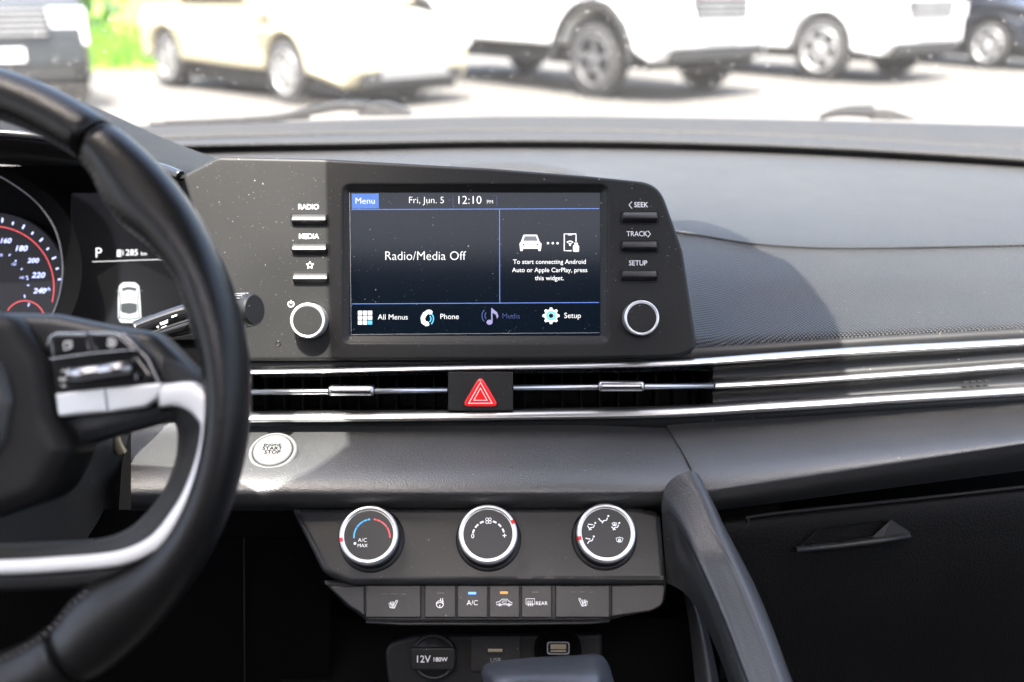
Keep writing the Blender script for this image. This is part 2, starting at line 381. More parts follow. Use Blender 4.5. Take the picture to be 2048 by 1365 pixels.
def vehicle(name, label, cat, fw, fwd, wb, L_f, L_r, width, r, sill, belt, hood, paint, spokes=6, truck=False, rimmat=None, lamp=(.62, .85), grille=None, arch_m=None, fy=-1, cladding=None, arch=1.18):
    """fw: ground point of the front wheel nearest us; fwd: heading; fy: which side of the car faces us"""
    rz = math.atan2(fwd[1], fwd[0]); c, s = math.cos(rz), math.sin(rz); yoff = fy * (width / 2 - .12)
    # origin at the ground under the middle of the front axle
    ox = fw.x - (-s * yoff); oy = fw.y - (c * yoff)
    t = wthing(name, label, cat, (ox, oy, 0), rz, 'vehicles parked across the lot')
    A = r * arch
    def archpts(cx): return [(cx + A * math.cos(math.pi * k / 12), r + A * math.sin(math.pi * k / 12)) for k in range(13) if r + A * math.sin(math.pi * k / 12) > sill]
    lo = [(-wb - L_r, sill + .12, .06), (-wb - L_r - .02, belt * .8, .1), (-wb - L_r + .06, belt, .1), (-wb * .2, belt, .0), (.15, hood + .04, .1), (L_f - .25, hood - .06, .2), (L_f, hood - .28, .15), (L_f + .02, sill + .15, .08), (L_f - .12, sill, .05)]
    loop = rp(lo, 4) + archpts(0) + archpts(-wb)
    loop = [q for q in loop]
    body = xz(loop, width, .07 if not truck else .05)
    for v in body.v:                              # nose and tail taper in plan
        if v.x > L_f - .5: v.y *= 1 - .14 * ((v.x - L_f + .5) / .5) ** 2
        if v.z > belt * .8: v.y *= .97
    part('body', body, paint, t)
    cab = [(-wb * .98, belt - .02, .05), (-wb * .80 if not truck else -wb * .75, belt + .58, .18), (-wb * .35, belt + .62, .2), (-.05, hood + .03, .05)]
    gh = xz(rp(cab, 4), width * .86, .08); part('roof', gh, paint, t)
    for sg in (1, -1):
        wl = rp([(-wb * .88, belt + .05, .04), (-wb * .76, belt + .5, .1), (-wb * .36, belt + .53, .1), (-.25, belt + .08, .04)], 3)
        wm = from_mesh(curve_mesh([wl], .01, .004, 1)); wm.v = [Vector((v.x, sg * width * .432 - v.z, v.y)) for v in wm.v]; part('window', wm, glass_m, t)
        for xx in (0, -wb): wheel(t, xx, sg * (width / 2 - .12), r, sg, spokes, rimmat or alloy)
        if arch_m:
            for xx in (0, -wb):
                fl = [(xx + (A + .0) * math.cos(math.pi * k / 14), r + (A) * math.sin(math.pi * k / 14)) for k in range(15)] + [(xx + (A + .09) * math.cos(math.pi * k / 14), r + (A + .09) * math.sin(math.pi * k / 14)) for k in range(14, -1, -1)]
                fm = from_mesh(curve_mesh([fl], .03, .008, 1)); fm.v = [Vector((v.x, sg * (width / 2) - v.z, v.y)) for v in fm.v]; part('arch_trim', fm, arch_m, t)
        hl = M(); box(hl, L_f - .22, L_f - .005, min(sg * width * .28, sg * width * .45), max(sg * width * .28, sg * width * .45), lamp[0], lamp[1]); part('headlight', hl, lens_m, t)
        mr = M(); box(mr, -.35, -.18, min(sg * width * .5, sg * (width * .5 + .16)), max(sg * width * .5, sg * (width * .5 + .16)), belt + .05, belt + .2); part('mirror', mr, paint, t)
    ub = M(); box(ub, -wb - L_r + .2, L_f - .2, -width * .42, width * .42, sill - .08, sill + .35); part('underbody', ub, under_m, t)
    gw, g0, g1 = grille or (.5, .6, .8); n = 5
    gp = M(); box(gp, L_f - .05, L_f + .03, -gw, gw, g0, g1); gg = part('grille', gp, gril, t)
    for k in range(n):
        zz = g0 + (g1 - g0) * (k + .5) / n; bm = M(); box(bm, L_f + .03, L_f + .045, -gw * .96, gw * .96, zz - .012, zz + .012); part('grille_bar', bm, alloy, gg)
    lw = M(); box(lw, L_f - .14, L_f + .025, -width * .36, width * .36, sill + .02, sill + .14); part('lower_intake', lw, cladding or gril, t)
    pl = M(); box(pl, L_f + .02, L_f + .04, -.26, .26, sill + .2, sill + .32); part('licence_plate', pl, MT['white'] if name != 'pickup_truck' else MT['white'], t)
    return t
cream = mat('cream_paint', (.60, .54, .37), .3, .25, coat=.8, scale=.1, var=.04); white_p = mat('white_paint', (.8, .8, .79), .35, coat=.6, scale=.1, var=.03)
greyp = mat('grey_paint', (.035, .04, .044), .4, .2, coat=.3, scale=.1, var=.05); darkp = mat('dark_blue_paint', (.018, .02, .026), .3, .4, coat=.8, scale=.1)
vehicle('parked_car', 'cream compact car with silver wheels parked left of center beyond the glass', 'car', PW(588, 208), (.70, -.714), 2.62, 1.08, .62, 1.76, .33, .22, .95, .90, cream, 8, lamp=(.58, .74), grille=(.45, .30, .40))
vehicle('pickup_truck', 'white pickup truck with squared black wheel arch, its front toward us', 'truck', PW(1195, 196), (.62, -.78), 3.4, .95, 1.2, 2.0, .40, .42, 1.2, 1.2, white_p, 5, truck=True, arch_m=under_m, grille=(.42, .86, 1.15), cladding=under_m, lamp=(.9, 1.08), arch=1.42, rimmat=mat('grey_alloy', (.10, .10, .105), .5, .3))
vehicle('parked_suv', 'white SUV with bright round wheel parked behind the pickup truck', 'car', PW(1640, 162), (.62, -.78), 2.9, .95, 1.0, 1.95, .40, .36, 1.15, 1.15, white_p, 6, truck=True, grille=(.5, .8, 1.02), lamp=(.8, .98), cladding=under_m)
vehicle('parked_car', 'dark car at the right edge, mostly hidden by the white SUV', 'car', PW(1975, 138), (.5, -.86), 2.7, .9, .9, 1.8, .34, .24, 1.0, .95, darkp, 6, grille=(.5, .5, .7), lamp=(.68, .84))
cn = PW(215, 220); CW = Vector((cn.x - .57 * .85 - .82 * 1.78, cn.y + .82 * .85 - .57 * 1.78, 0))
vehicle('parked_truck', 'grey truck front with white headlight at the far left behind the steering wheel', 'truck', CW, (.57, -.82), 3.0, .85, 1.0, 1.9, .38, .30, 1.15, 1.1, greyp, 6, truck=True, grille=(.5, .72, .98), lamp=(.64, .98), cladding=under_m)

# ================================================================== CABIN SHELL (mostly out of frame)
liner = mat('grey_headliner', (.2, .2, .195), .9, scale=.4, grain=(.004, .2)); trimd = mat('cabin_trim', (.05, .05, .052), .6, scale=.4); carpet = mat('black_carpet', (.012, .012, .013), .95, scale=.4, grain=(.004, .4))
def src(px, py, d, z):                        # where the sun ray of a dash point crosses height z
    q = D @ P(px, py, d); t = (z - q.z) / SUN.z; return (q + SUN * t)
HZ = 1.42
edge = [(-.80, .28), (-.60, .33), (-.34, .335)]
for px, py, d, e in ((500, 965, .655, .028), (610, 935, .66, .016), (690, 895, .68, .004)): q = src(px, py, d, HZ); edge.append((q.x, q.y - e))
q = src(1750, 846, .70, HZ); edge += [(-.05, .43), (q.x - .05, q.y), (.45, .42), (.62, .38), (.80, .30)]
lp = edge + [(.80, -1.72), (-.80, -1.72)]
rm = from_mesh(curve_mesh([lp, rr(-.34, -.36, .34, .02, .06)], .018, .006, 2)); rm.v = [v + Vector((0, 0, HZ + .024)) for v in rm.v]  # the hole in the roof is added to brighten the cabin
rt = wthing('car_roof', 'pale headliner roof with an added opening above the front seats for fill light', 'roof', (0, 0, 0)); part('headliner', rm, liner, rt)
# added unseen slab, its outline traced back from the round shadow on the dash
tb = 1.33
pts = [src(652, 318, .70, tb), src(655, 500, .70, tb), src(660, 715, .70, tb), src(700, 900, .675, tb)]
def padsrc(px, py):
    if py < 492: q = PW(px, py, .973)
    else:
        A = PW(px, 494, .9680); B = D @ P(px, 708, .713); best = None
        for k in range(101):
            u = k / 100; zz = A.z + (B.z - A.z) * (.80 * u ** 1.4); p_ = A.lerp(B, u); c_ = DI @ Vector((p_.x, p_.y, zz)); y_ = 682.5 - c_.y / -c_.z * FPX
            if best is None or abs(y_ - py) < best[0]: best = (abs(y_ - py), Vector((p_.x, p_.y, zz)))
        q = best[1]
    return q + SUN * ((tb - q.z) / SUN.z)
ptr = [padsrc(*q) for q in ((1340, 440), (1372, 440), (1405, 444), (1448, 455), (1488, 470), (1523, 489), (1573, 526), (1614, 568), (1647, 613), (1664, 642), (1678, 690))]
ptr.append(src(1700, 790, .705, tb))
loop = [(p.x, p.y) for p in pts][::-1] + [(p.x, p.y) for p in ptr]
loop += [(ptr[-1].x, .35), (pts[-1].x, .35)]
mm = from_mesh(curve_mesh([loop], .006, .004, 2)); mm.v = [v + Vector((0, 0, tb)) for v in mm.v]
mt_ = wthing('shadow_slab', 'added unseen visor hanging from the windshield header', 'slab', (0, 0, 0)); part('shadow_board', mm, trimd, mt_)
bk = M(); box(bk, -.02, .02, .36, .42, tb, HZ); part('bracket', bk, trimd, mt_)
fl = M(); box(fl, -.8, .8, -1.6, 1.2, .2, .24); tag(part('car_floor', fl, carpet), 'black carpeted car floor', kind='structure')
for sgn, nm in ((-1, 'driver'), (1, 'passenger')):
    t = wthing('car_door', f'dark inner door panel on the {nm} side', 'door', (sgn * .76, 0, .24))
    b_ = M(); box(b_, -.03, .03, -1.5, 1.25, 0, .66); part('door_panel', b_, trimd, t)
    b_ = M(); box(b_, -.05 if sgn > 0 else .03, -.03 if sgn > 0 else .05, -.3, .3, .35, .42); part('armrest', b_, trimd, t)
    t = wthing('windshield_pillar', f'sloping pillar beside the windshield on the {nm} side', 'pillar', (0, 0, 0))
    part('pillar_trim', sweep([Vector((sgn * .78, 1.30, .93)), Vector((sgn * .76, .8, 1.2)), Vector((sgn * .74, .33, HZ))], ell(.04, .03, 10)), liner, t)
    t = wthing('side_pillar', f'upright pillar behind the front seat on the {nm} side', 'pillar', (0, 0, 0))
    part('pillar_trim', sweep([Vector((sgn * .76, -.55, .9)), Vector((sgn * .74, -.62, HZ))], ell(.08, .03, 10), up=Vector((1, 0, 0))), liner, t)
for sgn, nm in ((-1, 'driver'), (1, 'passenger')):
    t = wthing('front_seat', f'black front seat on the {nm} side', 'seat', (sgn * .38, -.45, .24))
    b_ = from_mesh(curve_mesh([rr(-.25, -.02, .25, .62, .1)], .04, .04, 3)); b_.v = [Vector((v.x, v.z - v.y * .25, v.y + .25)) for v in b_.v]; part('backrest', b_, carpet, t)
    b_ = from_mesh(curve_mesh([rr(-.25, -.02, .25, .45, .1)], .04, .04, 3)); b_.v = [Vector((v.x, v.y, v.z + .15)) for v in b_.v]; part('cushion', b_, carpet, t)
    b_ = from_mesh(curve_mesh([rr(-.12, 0, .12, .18, .06)], .02, .03, 3)); b_.v = [Vector((v.x, v.z - .22, v.y + .92)) for v in b_.v]; part('headrest', b_, carpet, t)
t = wthing('rear_bench', 'black rear bench seat behind the front seats', 'seat', (0, -1.4, .24))
b_ = M(); box(b_, -.65, .65, -.1, .1, .1, .8); part('backrest', b_, carpet, t)

tint = bpy.data.materials.new('tinted_glass'); tint.use_nodes = True; tn = tint.node_tree; tn.nodes.clear()  # rear panes added with a dark tint to cut light from behind
to = tn.nodes.new('ShaderNodeOutputMaterial'); tt_ = tn.nodes.new('ShaderNodeBsdfTransparent'); tt_.inputs[0].default_value = (.06, .062, .06, 1); tg = tn.nodes.new('ShaderNodeBsdfGlossy'); tg.inputs['Roughness'].default_value = .02
tm = tn.nodes.new('ShaderNodeMixShader'); tm.inputs[0].default_value = .06; tn.links.new(tt_.outputs[0], tm.inputs[1]); tn.links.new(tg.outputs[0], tm.inputs[2]); tn.links.new(tm.outputs[0], to.inputs[0])
t = wthing('rear_hatch', 'body panel and tinted rear window behind the back seat', 'hatch', (0, -1.7, .24))
b_ = M(); box(b_, -.8, .8, -.03, .03, 0, .78); part('panel', b_, trimd, t); b_ = M(); box(b_, -.78, .78, -.004, .004, .78, 1.19); part('window', b_, tint, t)
for sgn, nm in ((-1, 'driver'), (1, 'passenger')):
    t = wthing('rear_side_window', f'tinted rear side window on the {nm} side', 'window', (sgn * .77, -1.0, .9)); b_ = M(); box(b_, -.003, .003, -.66, .42, 0, .54); part('pane', b_, tint, t)
# ---- windshield
gmw = bpy.data.materials.new('windshield_glass'); gmw.use_nodes = True; n = gmw.node_tree; n.nodes.clear(); L = n.links
o_ = n.nodes.new('ShaderNodeOutputMaterial'); tr = n.nodes.new('ShaderNodeBsdfTransparent'); tr.inputs[0].default_value = (.93, .95, .935, 1)
gl = n.nodes.new('ShaderNodeBsdfGlossy'); gl.inputs['Roughness'].default_value = .02; lw_ = n.nodes.new('ShaderNodeLayerWeight'); lw_.inputs[0].default_value = .5
p5 = n.nodes.new('ShaderNodeMath'); p5.operation = 'POWER'; p5.inputs[1].default_value = 5; L.new(lw_.outputs['Facing'], p5.inputs[0])
fr_ = n.nodes.new('ShaderNodeMath'); fr_.operation = 'MULTIPLY_ADD'; fr_.inputs[1].default_value = .92; fr_.inputs[2].default_value = .03; L.new(p5.outputs[0], fr_.inputs[0])
m1 = n.nodes.new('ShaderNodeMixShader'); L.new(fr_.outputs[0], m1.inputs[0]); L.new(tr.outputs[0], m1.inputs[1]); L.new(gl.outputs[0], m1.inputs[2])
df = n.nodes.new('ShaderNodeBsdfTranslucent'); df.inputs[0].default_value = (.8, .78, .74, 1)
tcn = n.nodes.new('ShaderNodeTexCoord'); vo = n.nodes.new('ShaderNodeTexVoronoi'); vo.inputs['Scale'].default_value = 160
sp_ = n.nodes.new('ShaderNodeSeparateColor'); L.new(tcn.outputs['Object'], vo.inputs['Vector']); L.new(vo.outputs['Color'], sp_.inputs[0])
pw = n.nodes.new('ShaderNodeMath'); pw.operation = 'POWER'; L.new(sp_.outputs[0], pw.inputs[0]); pw.inputs[1].default_value = 8
ml = n.nodes.new('ShaderNodeMath'); ml.operation = 'MULTIPLY'; ml.inputs[1].default_value = .3; L.new(pw.outputs[0], ml.inputs[0])
lt = n.nodes.new('ShaderNodeMath'); lt.operation = 'LESS_THAN'; L.new(vo.outputs['Distance'], lt.inputs[0]); L.new(ml.outputs[0], lt.inputs[1])
m3 = n.nodes.new('ShaderNodeMath'); m3.operation = 'MULTIPLY_ADD'; m3.inputs[1].default_value = .2; m3.inputs[2].default_value = .006; L.new(lt.outputs[0], m3.inputs[0])
m2 = n.nodes.new('ShaderNodeMixShader'); L.new(m3.outputs[0], m2.inputs[0]); L.new(m1.outputs[0], m2.inputs[1]); L.new(df.outputs[0], m2.inputs[2]); L.new(m2.outputs[0], o_.inputs[0])
ZT = .965                                       # height of the far edge of the dash top
def wsp(x, t): 
    c = x * x * .35
    return Vector((x, (1.53 - c * .35) * (1 - t) + (.335 - c * .3) * t, .972 * (1 - t) + 1.425 * t + .03 * math.sin(math.pi * t)))
wr = surf([[wsp(x, t) for x in (-.78, -.4, 0, .4, .78)] for t in (0, .25, .5, .75, 1)], 4, 4)
wt = wthing('windshield', 'dusty curved windshield glass over the dashboard', 'windshield', (0, 0, 0)); part('glass', wr, gmw, wt)

# ================================================================== DASHBOARD
dash = thing('dashboard', 'charcoal dashboard with woven pad, satin strips and glovebox across the cabin', 'dashboard', P(1024, 900, .8))
def rowz(y_list_x, z): return [PZ(x, y, z) for x, y in y_list_x]
X = [-300, 100, 400, 700, 1000, 1300, 1600, 1850, 2100, 2400]
def yr(a, pts):                                  # interpolate a photo height along x
    for (x0, y0), (x1, y1) in zip(pts, pts[1:]):
        if a <= x1 or (x1, y1) == pts[-1]: u = (a - x0) / (x1 - x0); return y0 + (y1 - y0) * u
far = [(-300, 262), (300, 252), (700, 240), (1024, 233), (1500, 238), (2048, 252), (2400, 264)]
r1 = [(-300, 300), (300, 281), (700, 270), (1024, 264), (1500, 272), (2048, 298), (2400, 320)]
r2 = [(-300, 325), (300, 306), (700, 299), (1024, 294), (1500, 302), (2048, 332), (2400, 362)]
def rx(t): return cr([Vector((x, y, 0)) for x, y in t], 6)
def ry_(t, x):
    c = rx(t); return yr(x, [(v.x, v.y) for v in c])
# strip under the glass, then rounded rail, then the pad
part('defroster_strip', surf([[PZ(x, ry_(far, x), .990) + Vector((0, -.03, -.01)) for x in X], [PZ(x, ry_(far, x), .990) for x in X], [PZ(x, (ry_(far, x) + ry_(r1, x)) / 2, .985) for x in X], [PZ(x, ry_(r1, x) + 2, .976) for x in X], [PZ(x, ry_(r1, x) + 3, .965) for x in X]], 6, 3), MT['top'], dash)
rail = []
for x in X:
    a = ry_(r1, x); b = ry_(r2, x); rail.append([PZ(x, a + 1, .965), PZ(x, a, .984), PZ(x, a + 5, .987), PZ(x, (a + b) / 2, .985), PZ(x, b - 6, .979), PZ(x, b - 1, .975), PZ(x, b, .970)])
part('dash_rail', surf([list(c) for c in zip(*rail)], 6, 4), MT['top'], dash)
# upper passenger pad: stitched in two
seam = [(1330, 462), (1400, 472), (1500, 488), (1600, 496), (1700, 498), (1850, 496), (2048, 492), (2400, 484)]
trimtop = [(430, 735), (900, 728), (1358, 722), (1524, 711), (1768, 695), (2048, 680), (2400, 664)]
XP = [330, 450, 700, 900, 1100, 1330, 1450, 1600, 1800, 2048, 2400]
def sy(x): return ry_(seam, x) if x >= 1330 else 462
padU = [[PZ(x, ry_(r2, x) + 0, .966) for x in XP], [PZ(x, ry_(r2, x) + 3, .972) for x in XP], [PZ(x, ry_(r2, x) + 45, .979) for x in XP], [PZ(x, (ry_(r2, x) * .45 + sy(x) * .55), .977) for x in XP], [PZ(x, sy(x) - 25, .9722) for x in XP], [PZ(x, sy(x) - 1.5, .9690) for x in XP]]
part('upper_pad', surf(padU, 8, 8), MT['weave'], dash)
XL = [520, 600, 700, 900, 1100, 1330, 1450, 1600, 1800, 2048, 2400]
rows = [[PZ(x, sy(x) + 1.5, .9680) for x in XL]]
def ty(x): return ry_(trimtop, x)
def wpt(p): return D @ p
for u, g_ in ((.2, .09), (.42, .24), (.65, .45), (.84, .60), (.93, .67), (.972, .715), (.992, .78), (1.0, .90), (1.0, 1.15)):
    row = []
    for x in XL:
        A, B = PW(x, sy(x) + 1.5, .9680), wpt(P(x, ty(x) + 1, .713)); row.append(DI @ Vector((A.x + (B.x - A.x) * u, A.y + (B.y - A.y) * u, A.z + (B.z - A.z) * g_)))
    rows.append(row)
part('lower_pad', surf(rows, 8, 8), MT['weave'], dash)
st = M()
sp = cr([Vector((x, y)) for x, y in seam], 60)
gv = [PZ(v.x, v.y, .9683) for v in sp]
part('seam_groove', sweep(gv[::6], ell(.0011, .0007, 8)), MT['hoodlining'], dash)
for i in range(2, len(sp) - 3, 3):
    a, b = PZ(sp[i].x, sp[i].y, .9694), PZ(sp[i + 2].x - .6, sp[i + 2].y, .9694); st.join(sweep([a, (a + b) / 2 + Vector((0, .0004, .0004)), b], ell(.0006, .0005, 5)))
part('stitching', st, mat('dark_thread', (.012, .012, .013), .95, spec=.05), dash, kind='stuff')
# dash bulge behind the media unit
bul = [(900, 331), (960, 326), (1040, 325), (1110, 334), (1170, 350)]
part('speaker_bump', surf([[PZ(x, y + 16, .9785) for x, y in bul], [PZ(x, y + 8, .9815) for x, y in bul], [PZ(x, y + 2, .9815) for x, y in bul], [PZ(x, y, .981) for x, y in bul], [PZ(x, y - 1, .977) for x, y in bul]], 6, 5), MT['top'], dash)
# core that closes everything below the top
co = M(); fr0 = Frame(1024, 682, .79)
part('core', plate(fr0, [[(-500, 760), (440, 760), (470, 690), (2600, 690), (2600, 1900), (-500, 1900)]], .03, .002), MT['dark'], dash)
# lower centre panel and passenger roll
bnd = [(1338, 846, .712), (1352, 868, .703), (1374, 905, .682), (1394, 945, .663), (1411, 975, .654), (1420, 990, .655), (1427, 1006, .664), (1432, 1022, .69)]
c_rows = []; ys = [846, 868, 905, 945, 978, 996, 1012, 1024]
for (bx, by, bd), y in zip(bnd, ys):
    c_rows.append([P(x, y + (by - y) * max(0, (x - 1000) / (bx - 1000)) ** 2 if x > 1000 else y, bd) for x in (262, 420, 600, 800, 1000)] + [P((1000 + bx) / 2, y + (by - y) * .25, bd), P(bx - 2, by, bd + .0035)])
part('center_lower_panel', surf(c_rows, 10, 8), MT['grain'], dash)
e_rows = []; ey = [796, 815, 838, 860, 876, 886, 905, 935]
for (bx, by, bd), y in zip(bnd, ey):
    e_rows.append([P(bx + 1, by, bd + .003), P(bx + 6, by - 1, bd)] + [P(bx + (2100 - bx) * u, by + (y - by) * (u * 1.0 + .0), bd) for u in (.25, .5, .75, 1, 1.35)])
part('passenger_roll', surf(e_rows, 10, 8), MT['grain'], dash)
# satin strips
def strip(name, pts, h, h2=None, dd=.70, mt=None):
    path = cr([P(x, y, (dd if x < 1430 else dd + (x - 1430) * .00001)) for x, y in pts], 10); n_ = len(path)
    # a broad face that leans up, a rounded lip and a dark face under it
    def sec(i):
        px = 1024 + path[i].x / -path[i].z * FPX; u = min(1, max(0, (px - 1150) / 400)); hh = h + ((h2 or h) - h) * u; k = .70 / FPX * hh; dp_ = k * .52
        return [(-k / 2, -.002), (-k / 2 + .0003, .0002), (k * .12, dp_ * .97), (k * .2, dp_), (k * .27, dp_ * .93), (k * .46, dp_ * .4), (k / 2, -.001), (k / 2, -.012), (-k / 2, -.012)]
    return part(name, sweep(path, sec), mt or MT['chrome'], dash)
tp = [(455, 746), (560, 744), (700, 741), (900, 737), (1150, 733), (1358, 727), (1524, 716), (1640, 708), (1768, 700), (1900, 693), (2048, 685), (2400, 666)]
mp = [(1428, 771.5), (1520, 767), (1614, 761), (1768, 750), (1900, 741), (2048, 730), (2400, 706)]
bp_ = [(455, 836), (700, 834), (900, 832), (1100, 829.5), (1333, 825), (1524, 814), (1640, 807), (1768, 798), (1900, 790), (2048, 781), (2400, 760)]
strip('upper_strip', tp, 12, 17); strip('middle_strip', mp, 14, 16); strip('lower_strip', bp_, 21, 23)
part('strip_end', sweep([P(497, 742, .6985), P(496, 838, .6985)], ell(.0014, .002, 8), up=Vector((0, 0, 1))), MT['chrome'], dash)
# trim infill to the right of the vent, one panel each side of the middle strip
def infill(a, b):
    xs = [1425, 1520, 1640, 1768, 1900, 2048, 2400]
    return surf([[P(x, ry_(a, x) + 3, .703) for x in xs], [P(x, ry_(a, x) * .7 + ry_(b, x) * .3, .7075) for x in xs], [P(x, ry_(a, x) * .3 + ry_(b, x) * .7, .7085) for x in xs], [P(x, ry_(b, x) - 1, .704) for x in xs]], 8, 5)
part('trim_panel', infill(tp, [(1300, 772.5)] + mp), MT['trimgloss'], dash); part('trim_panel', infill([(1300, 772.5)] + mp, bp_), MT['trimgloss'], dash)
frv = Frame(1024, 780, .7045)
for k in range(4): part('slot', plate(frv, [rr(1927 + k * 14, 763 - k * .8, 1938 + k * 14, 766.5 - k * .8, 1)], .001, .0002), MT['hoodlining'], dash)
# black ledge between media unit and upper strip, and under the lower strip
part('ledge', sweep([P(x, y - 12, .712) for x, y in tp], [(-.006, -.01), (-.006, .003), (0, .004), (.006, .002), (.006, -.01)]), MT['plastic'], dash)
part('ledge', sweep([P(x, y + 14, .711) for x, y in bp_], [(-.005, -.01), (-.005, .0), (0, .002), (.006, .0), (.006, -.01)]), MT['plastic'], dash)
# knee panel on the driver side, glovebox, side panels
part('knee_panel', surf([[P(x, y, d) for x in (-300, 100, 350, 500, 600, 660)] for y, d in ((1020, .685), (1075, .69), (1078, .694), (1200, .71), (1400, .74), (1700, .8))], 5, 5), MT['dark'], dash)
gm_ = M(); part('panel_gap', sweep([P(488, 1076, .69), P(489, 1200, .708), P(490, 1400, .74)], ell(.0006, .0006, 6)), MT['hoodlining'], dash)
gb_rows = []
for f, d in ((0, .688), (.03, .676), (.2, .678), (.5, .69), (1, .72)):
    gb_rows.append([P(x, (1030 - (x - 1500) * .108) + (1500 - 1030) * f, d) for x in (1440, 1500, 1700, 1900, 2100, 2400)])
gbx = part('glovebox', surf(gb_rows, 6, 6), mat('glovebox_plastic', (.0048, .0049, .0052), .5, grain=(.0010, .6), spec=.09), dash)
part('lid_gap', sweep(cr([P(2380, 935, .6755), P(2100, 968, .6755), P(1800, 1001, .6755), P(1520, 1031, .6755), P(1496, 1045, .6765), P(1480, 1090, .678), P(1470, 1130, .679)], 6), ell(.0011, .0016, 8)), MT['hoodlining'], gbx)
part('handle', sweep([P(1592, 1098, .674), P(1680, 1090, .671), P(1750, 1081, .669), P(1815, 1070, .672)], [(-.001, -.01), (-.0014, .004), (.001, .005), (.003, .0), (.003, -.01)]), MT['plastic'], gbx)
hm = M(); hm.add([P(1638, 1058, .672), P(1785, 1040, .672), P(1748, 1080, .674), P(1595, 1097, .674), P(1650, 1066, .690), P(1765, 1052, .690), P(1740, 1076, .688), P(1610, 1090, .688)], [(0, 1, 5, 4), (1, 2, 6, 5), (2, 3, 7, 6), (3, 0, 4, 7), (4, 5, 6, 7)], False)
part('handle_recess', hm, MT['hoodlining'], gbx)
hm = M(); hm.add([P(1782, 1040, .6705), P(1822, 1066, .6705), P(1765, 1077, .6705), P(1740, 1079, .674)], [(0, 1, 2, 3)], False); part('handle_lip', hm, MT['plastic'], gbx)
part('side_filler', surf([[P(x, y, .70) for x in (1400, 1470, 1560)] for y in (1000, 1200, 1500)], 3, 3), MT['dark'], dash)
# cluster hood: woven brow that comes toward us left of the media unit
hood = [[P(-300, 150, .80), P(0, 160, .82), P(150, 200, .86), P(230, 232, .87), P(330, 278, .84), P(445, 322, .79)],
        [P(-300, 200, .76), P(0, 205, .78), P(150, 240, .81), P(240, 270, .81), P(340, 310, .78), P(430, 340, .75)],
        [P(-300, 250, .73), P(0, 255, .74), P(150, 272, .765), P(250, 300, .765), P(330, 330, .745), P(385, 352, .735)],
        [P(-300, 262, .73), P(0, 265, .74), P(150, 285, .765), P(245, 315, .765), P(320, 340, .745), P(362, 358, .735)]]
part('cluster_brow', surf(hood, 8, 8), MT['weave2'], dash)
part('brow_lip', sweep(cr([P(-300, 262, .735), P(0, 268, .74), P(150, 288, .76), P(245, 318, .76), P(325, 338, .745), P(362, 353, .735)], 6), ell(.004, .004, 8)), MT['gloss'], dash)
hl = [[P(-300, 262, .742), P(0, 266, .745), P(200, 300, .765), P(320, 338, .748), P(366, 356, .735)], [P(-300, 300, .84), P(0, 300, .84), P(150, 315, .84), P(290, 350, .83), P(385, 390, .80)], [P(-300, 330, .84), P(0, 330, .84), P(150, 345, .84), P(300, 375, .84), P(410, 440, .83)]]
part('hood_lining', surf(hl, 6, 6), MT['hoodlining'], dash)
part('hood_side', surf([[P(366, 356, .735), P(400, 440, .74), P(440, 560, .74), P(480, 700, .74), P(490, 760, .74)], [P(360, 375, .84), P(385, 450, .84), P(412, 560, .84), P(440, 700, .84), P(450, 760, .84)]], 6, 4), MT['hoodlining'], dash)
# ================================================================== INSTRUMENT CLUSTER
cl = thing('instrument_cluster', 'instrument cluster with round speedometer and small car display behind the steering wheel', 'gauge', P(150, 520, .76))
FC = Frame(150, 520, .835)
part('back_panel', plate(FC, [rr(-500, 330, 480, 760, 20)], .006, .001, -.004), MT['dark'], cl)
FD = Frame(150, 520, .832)
dp = part('display', plate(FD, [rr(142, 386, 400, 680, 6)], .004, .0005), mat('cluster_glass', (.003, .003, .003), .2, spec=.15, emit=(.002, .002, .0024), es=.5), cl)
ew = MT['e_white']
part('lettering', lettering(FD, 'P', 197, 507, 21), ew, dp); part('lettering', lettering(FD, '285', 264, 506, 12.5, bold=.012), ew, dp); part('lettering', lettering(FD, 'km', 288, 508, 7.5, bold=.01), ew, dp)
part('divider', strokes(FD, [[(185, 524), (330, 519)]], 1.2), ew, dp)
part('icon', fills(FD, [rr(234, 500, 242, 513, 1.5)]).join(strokes(FD, [[(243, 503), (245, 505), (245, 511), (247, 511), (247, 503), (244, 500)], [(233, 513.5), (243, 513.5)]], 1)), ew, dp, 'small fuel pump symbol')
# car seen from above on the display
cb = part('car_picture', fills(FD, [rp([(238, 572, 10), (246, 565, 8), (270, 565, 8), (279, 572, 10), (281, 600, 8), (283, 635, 8), (278, 646, 6), (241, 646, 6), (236, 635, 8), (236, 600, 8)])], .0003), em('picture_white', (.55, .58, .56), .5), dp, 'picture of a white car seen from above')
cg = em('picture_dark', (.03, .035, .035), .5)
part('picture_windows', fills(FD, [rp([(243, 577, 3), (258, 574, 3), (275, 577, 3), (272, 583, 2), (258, 580, 2), (246, 583, 2)]), rp([(243, 608, 3), (259, 606, 3), (274, 608, 3), (275, 625, 6), (259, 629, 4), (242, 625, 6)])], .0006).join(strokes(FD, [[(240, 583), (241, 608), (239, 636)], [(277, 583), (276, 608), (280, 636)]], 2, .0006)).join(strokes(FD, [[(238, 636), (259, 639), (281, 636)]], 2.2, .0006)), cg, dp)
part('picture_mirrors', fills(FD, [[(231, 583), (236, 580), (237, 584)], [(283, 580), (287, 583), (281, 584)]], .0003), cg, dp)
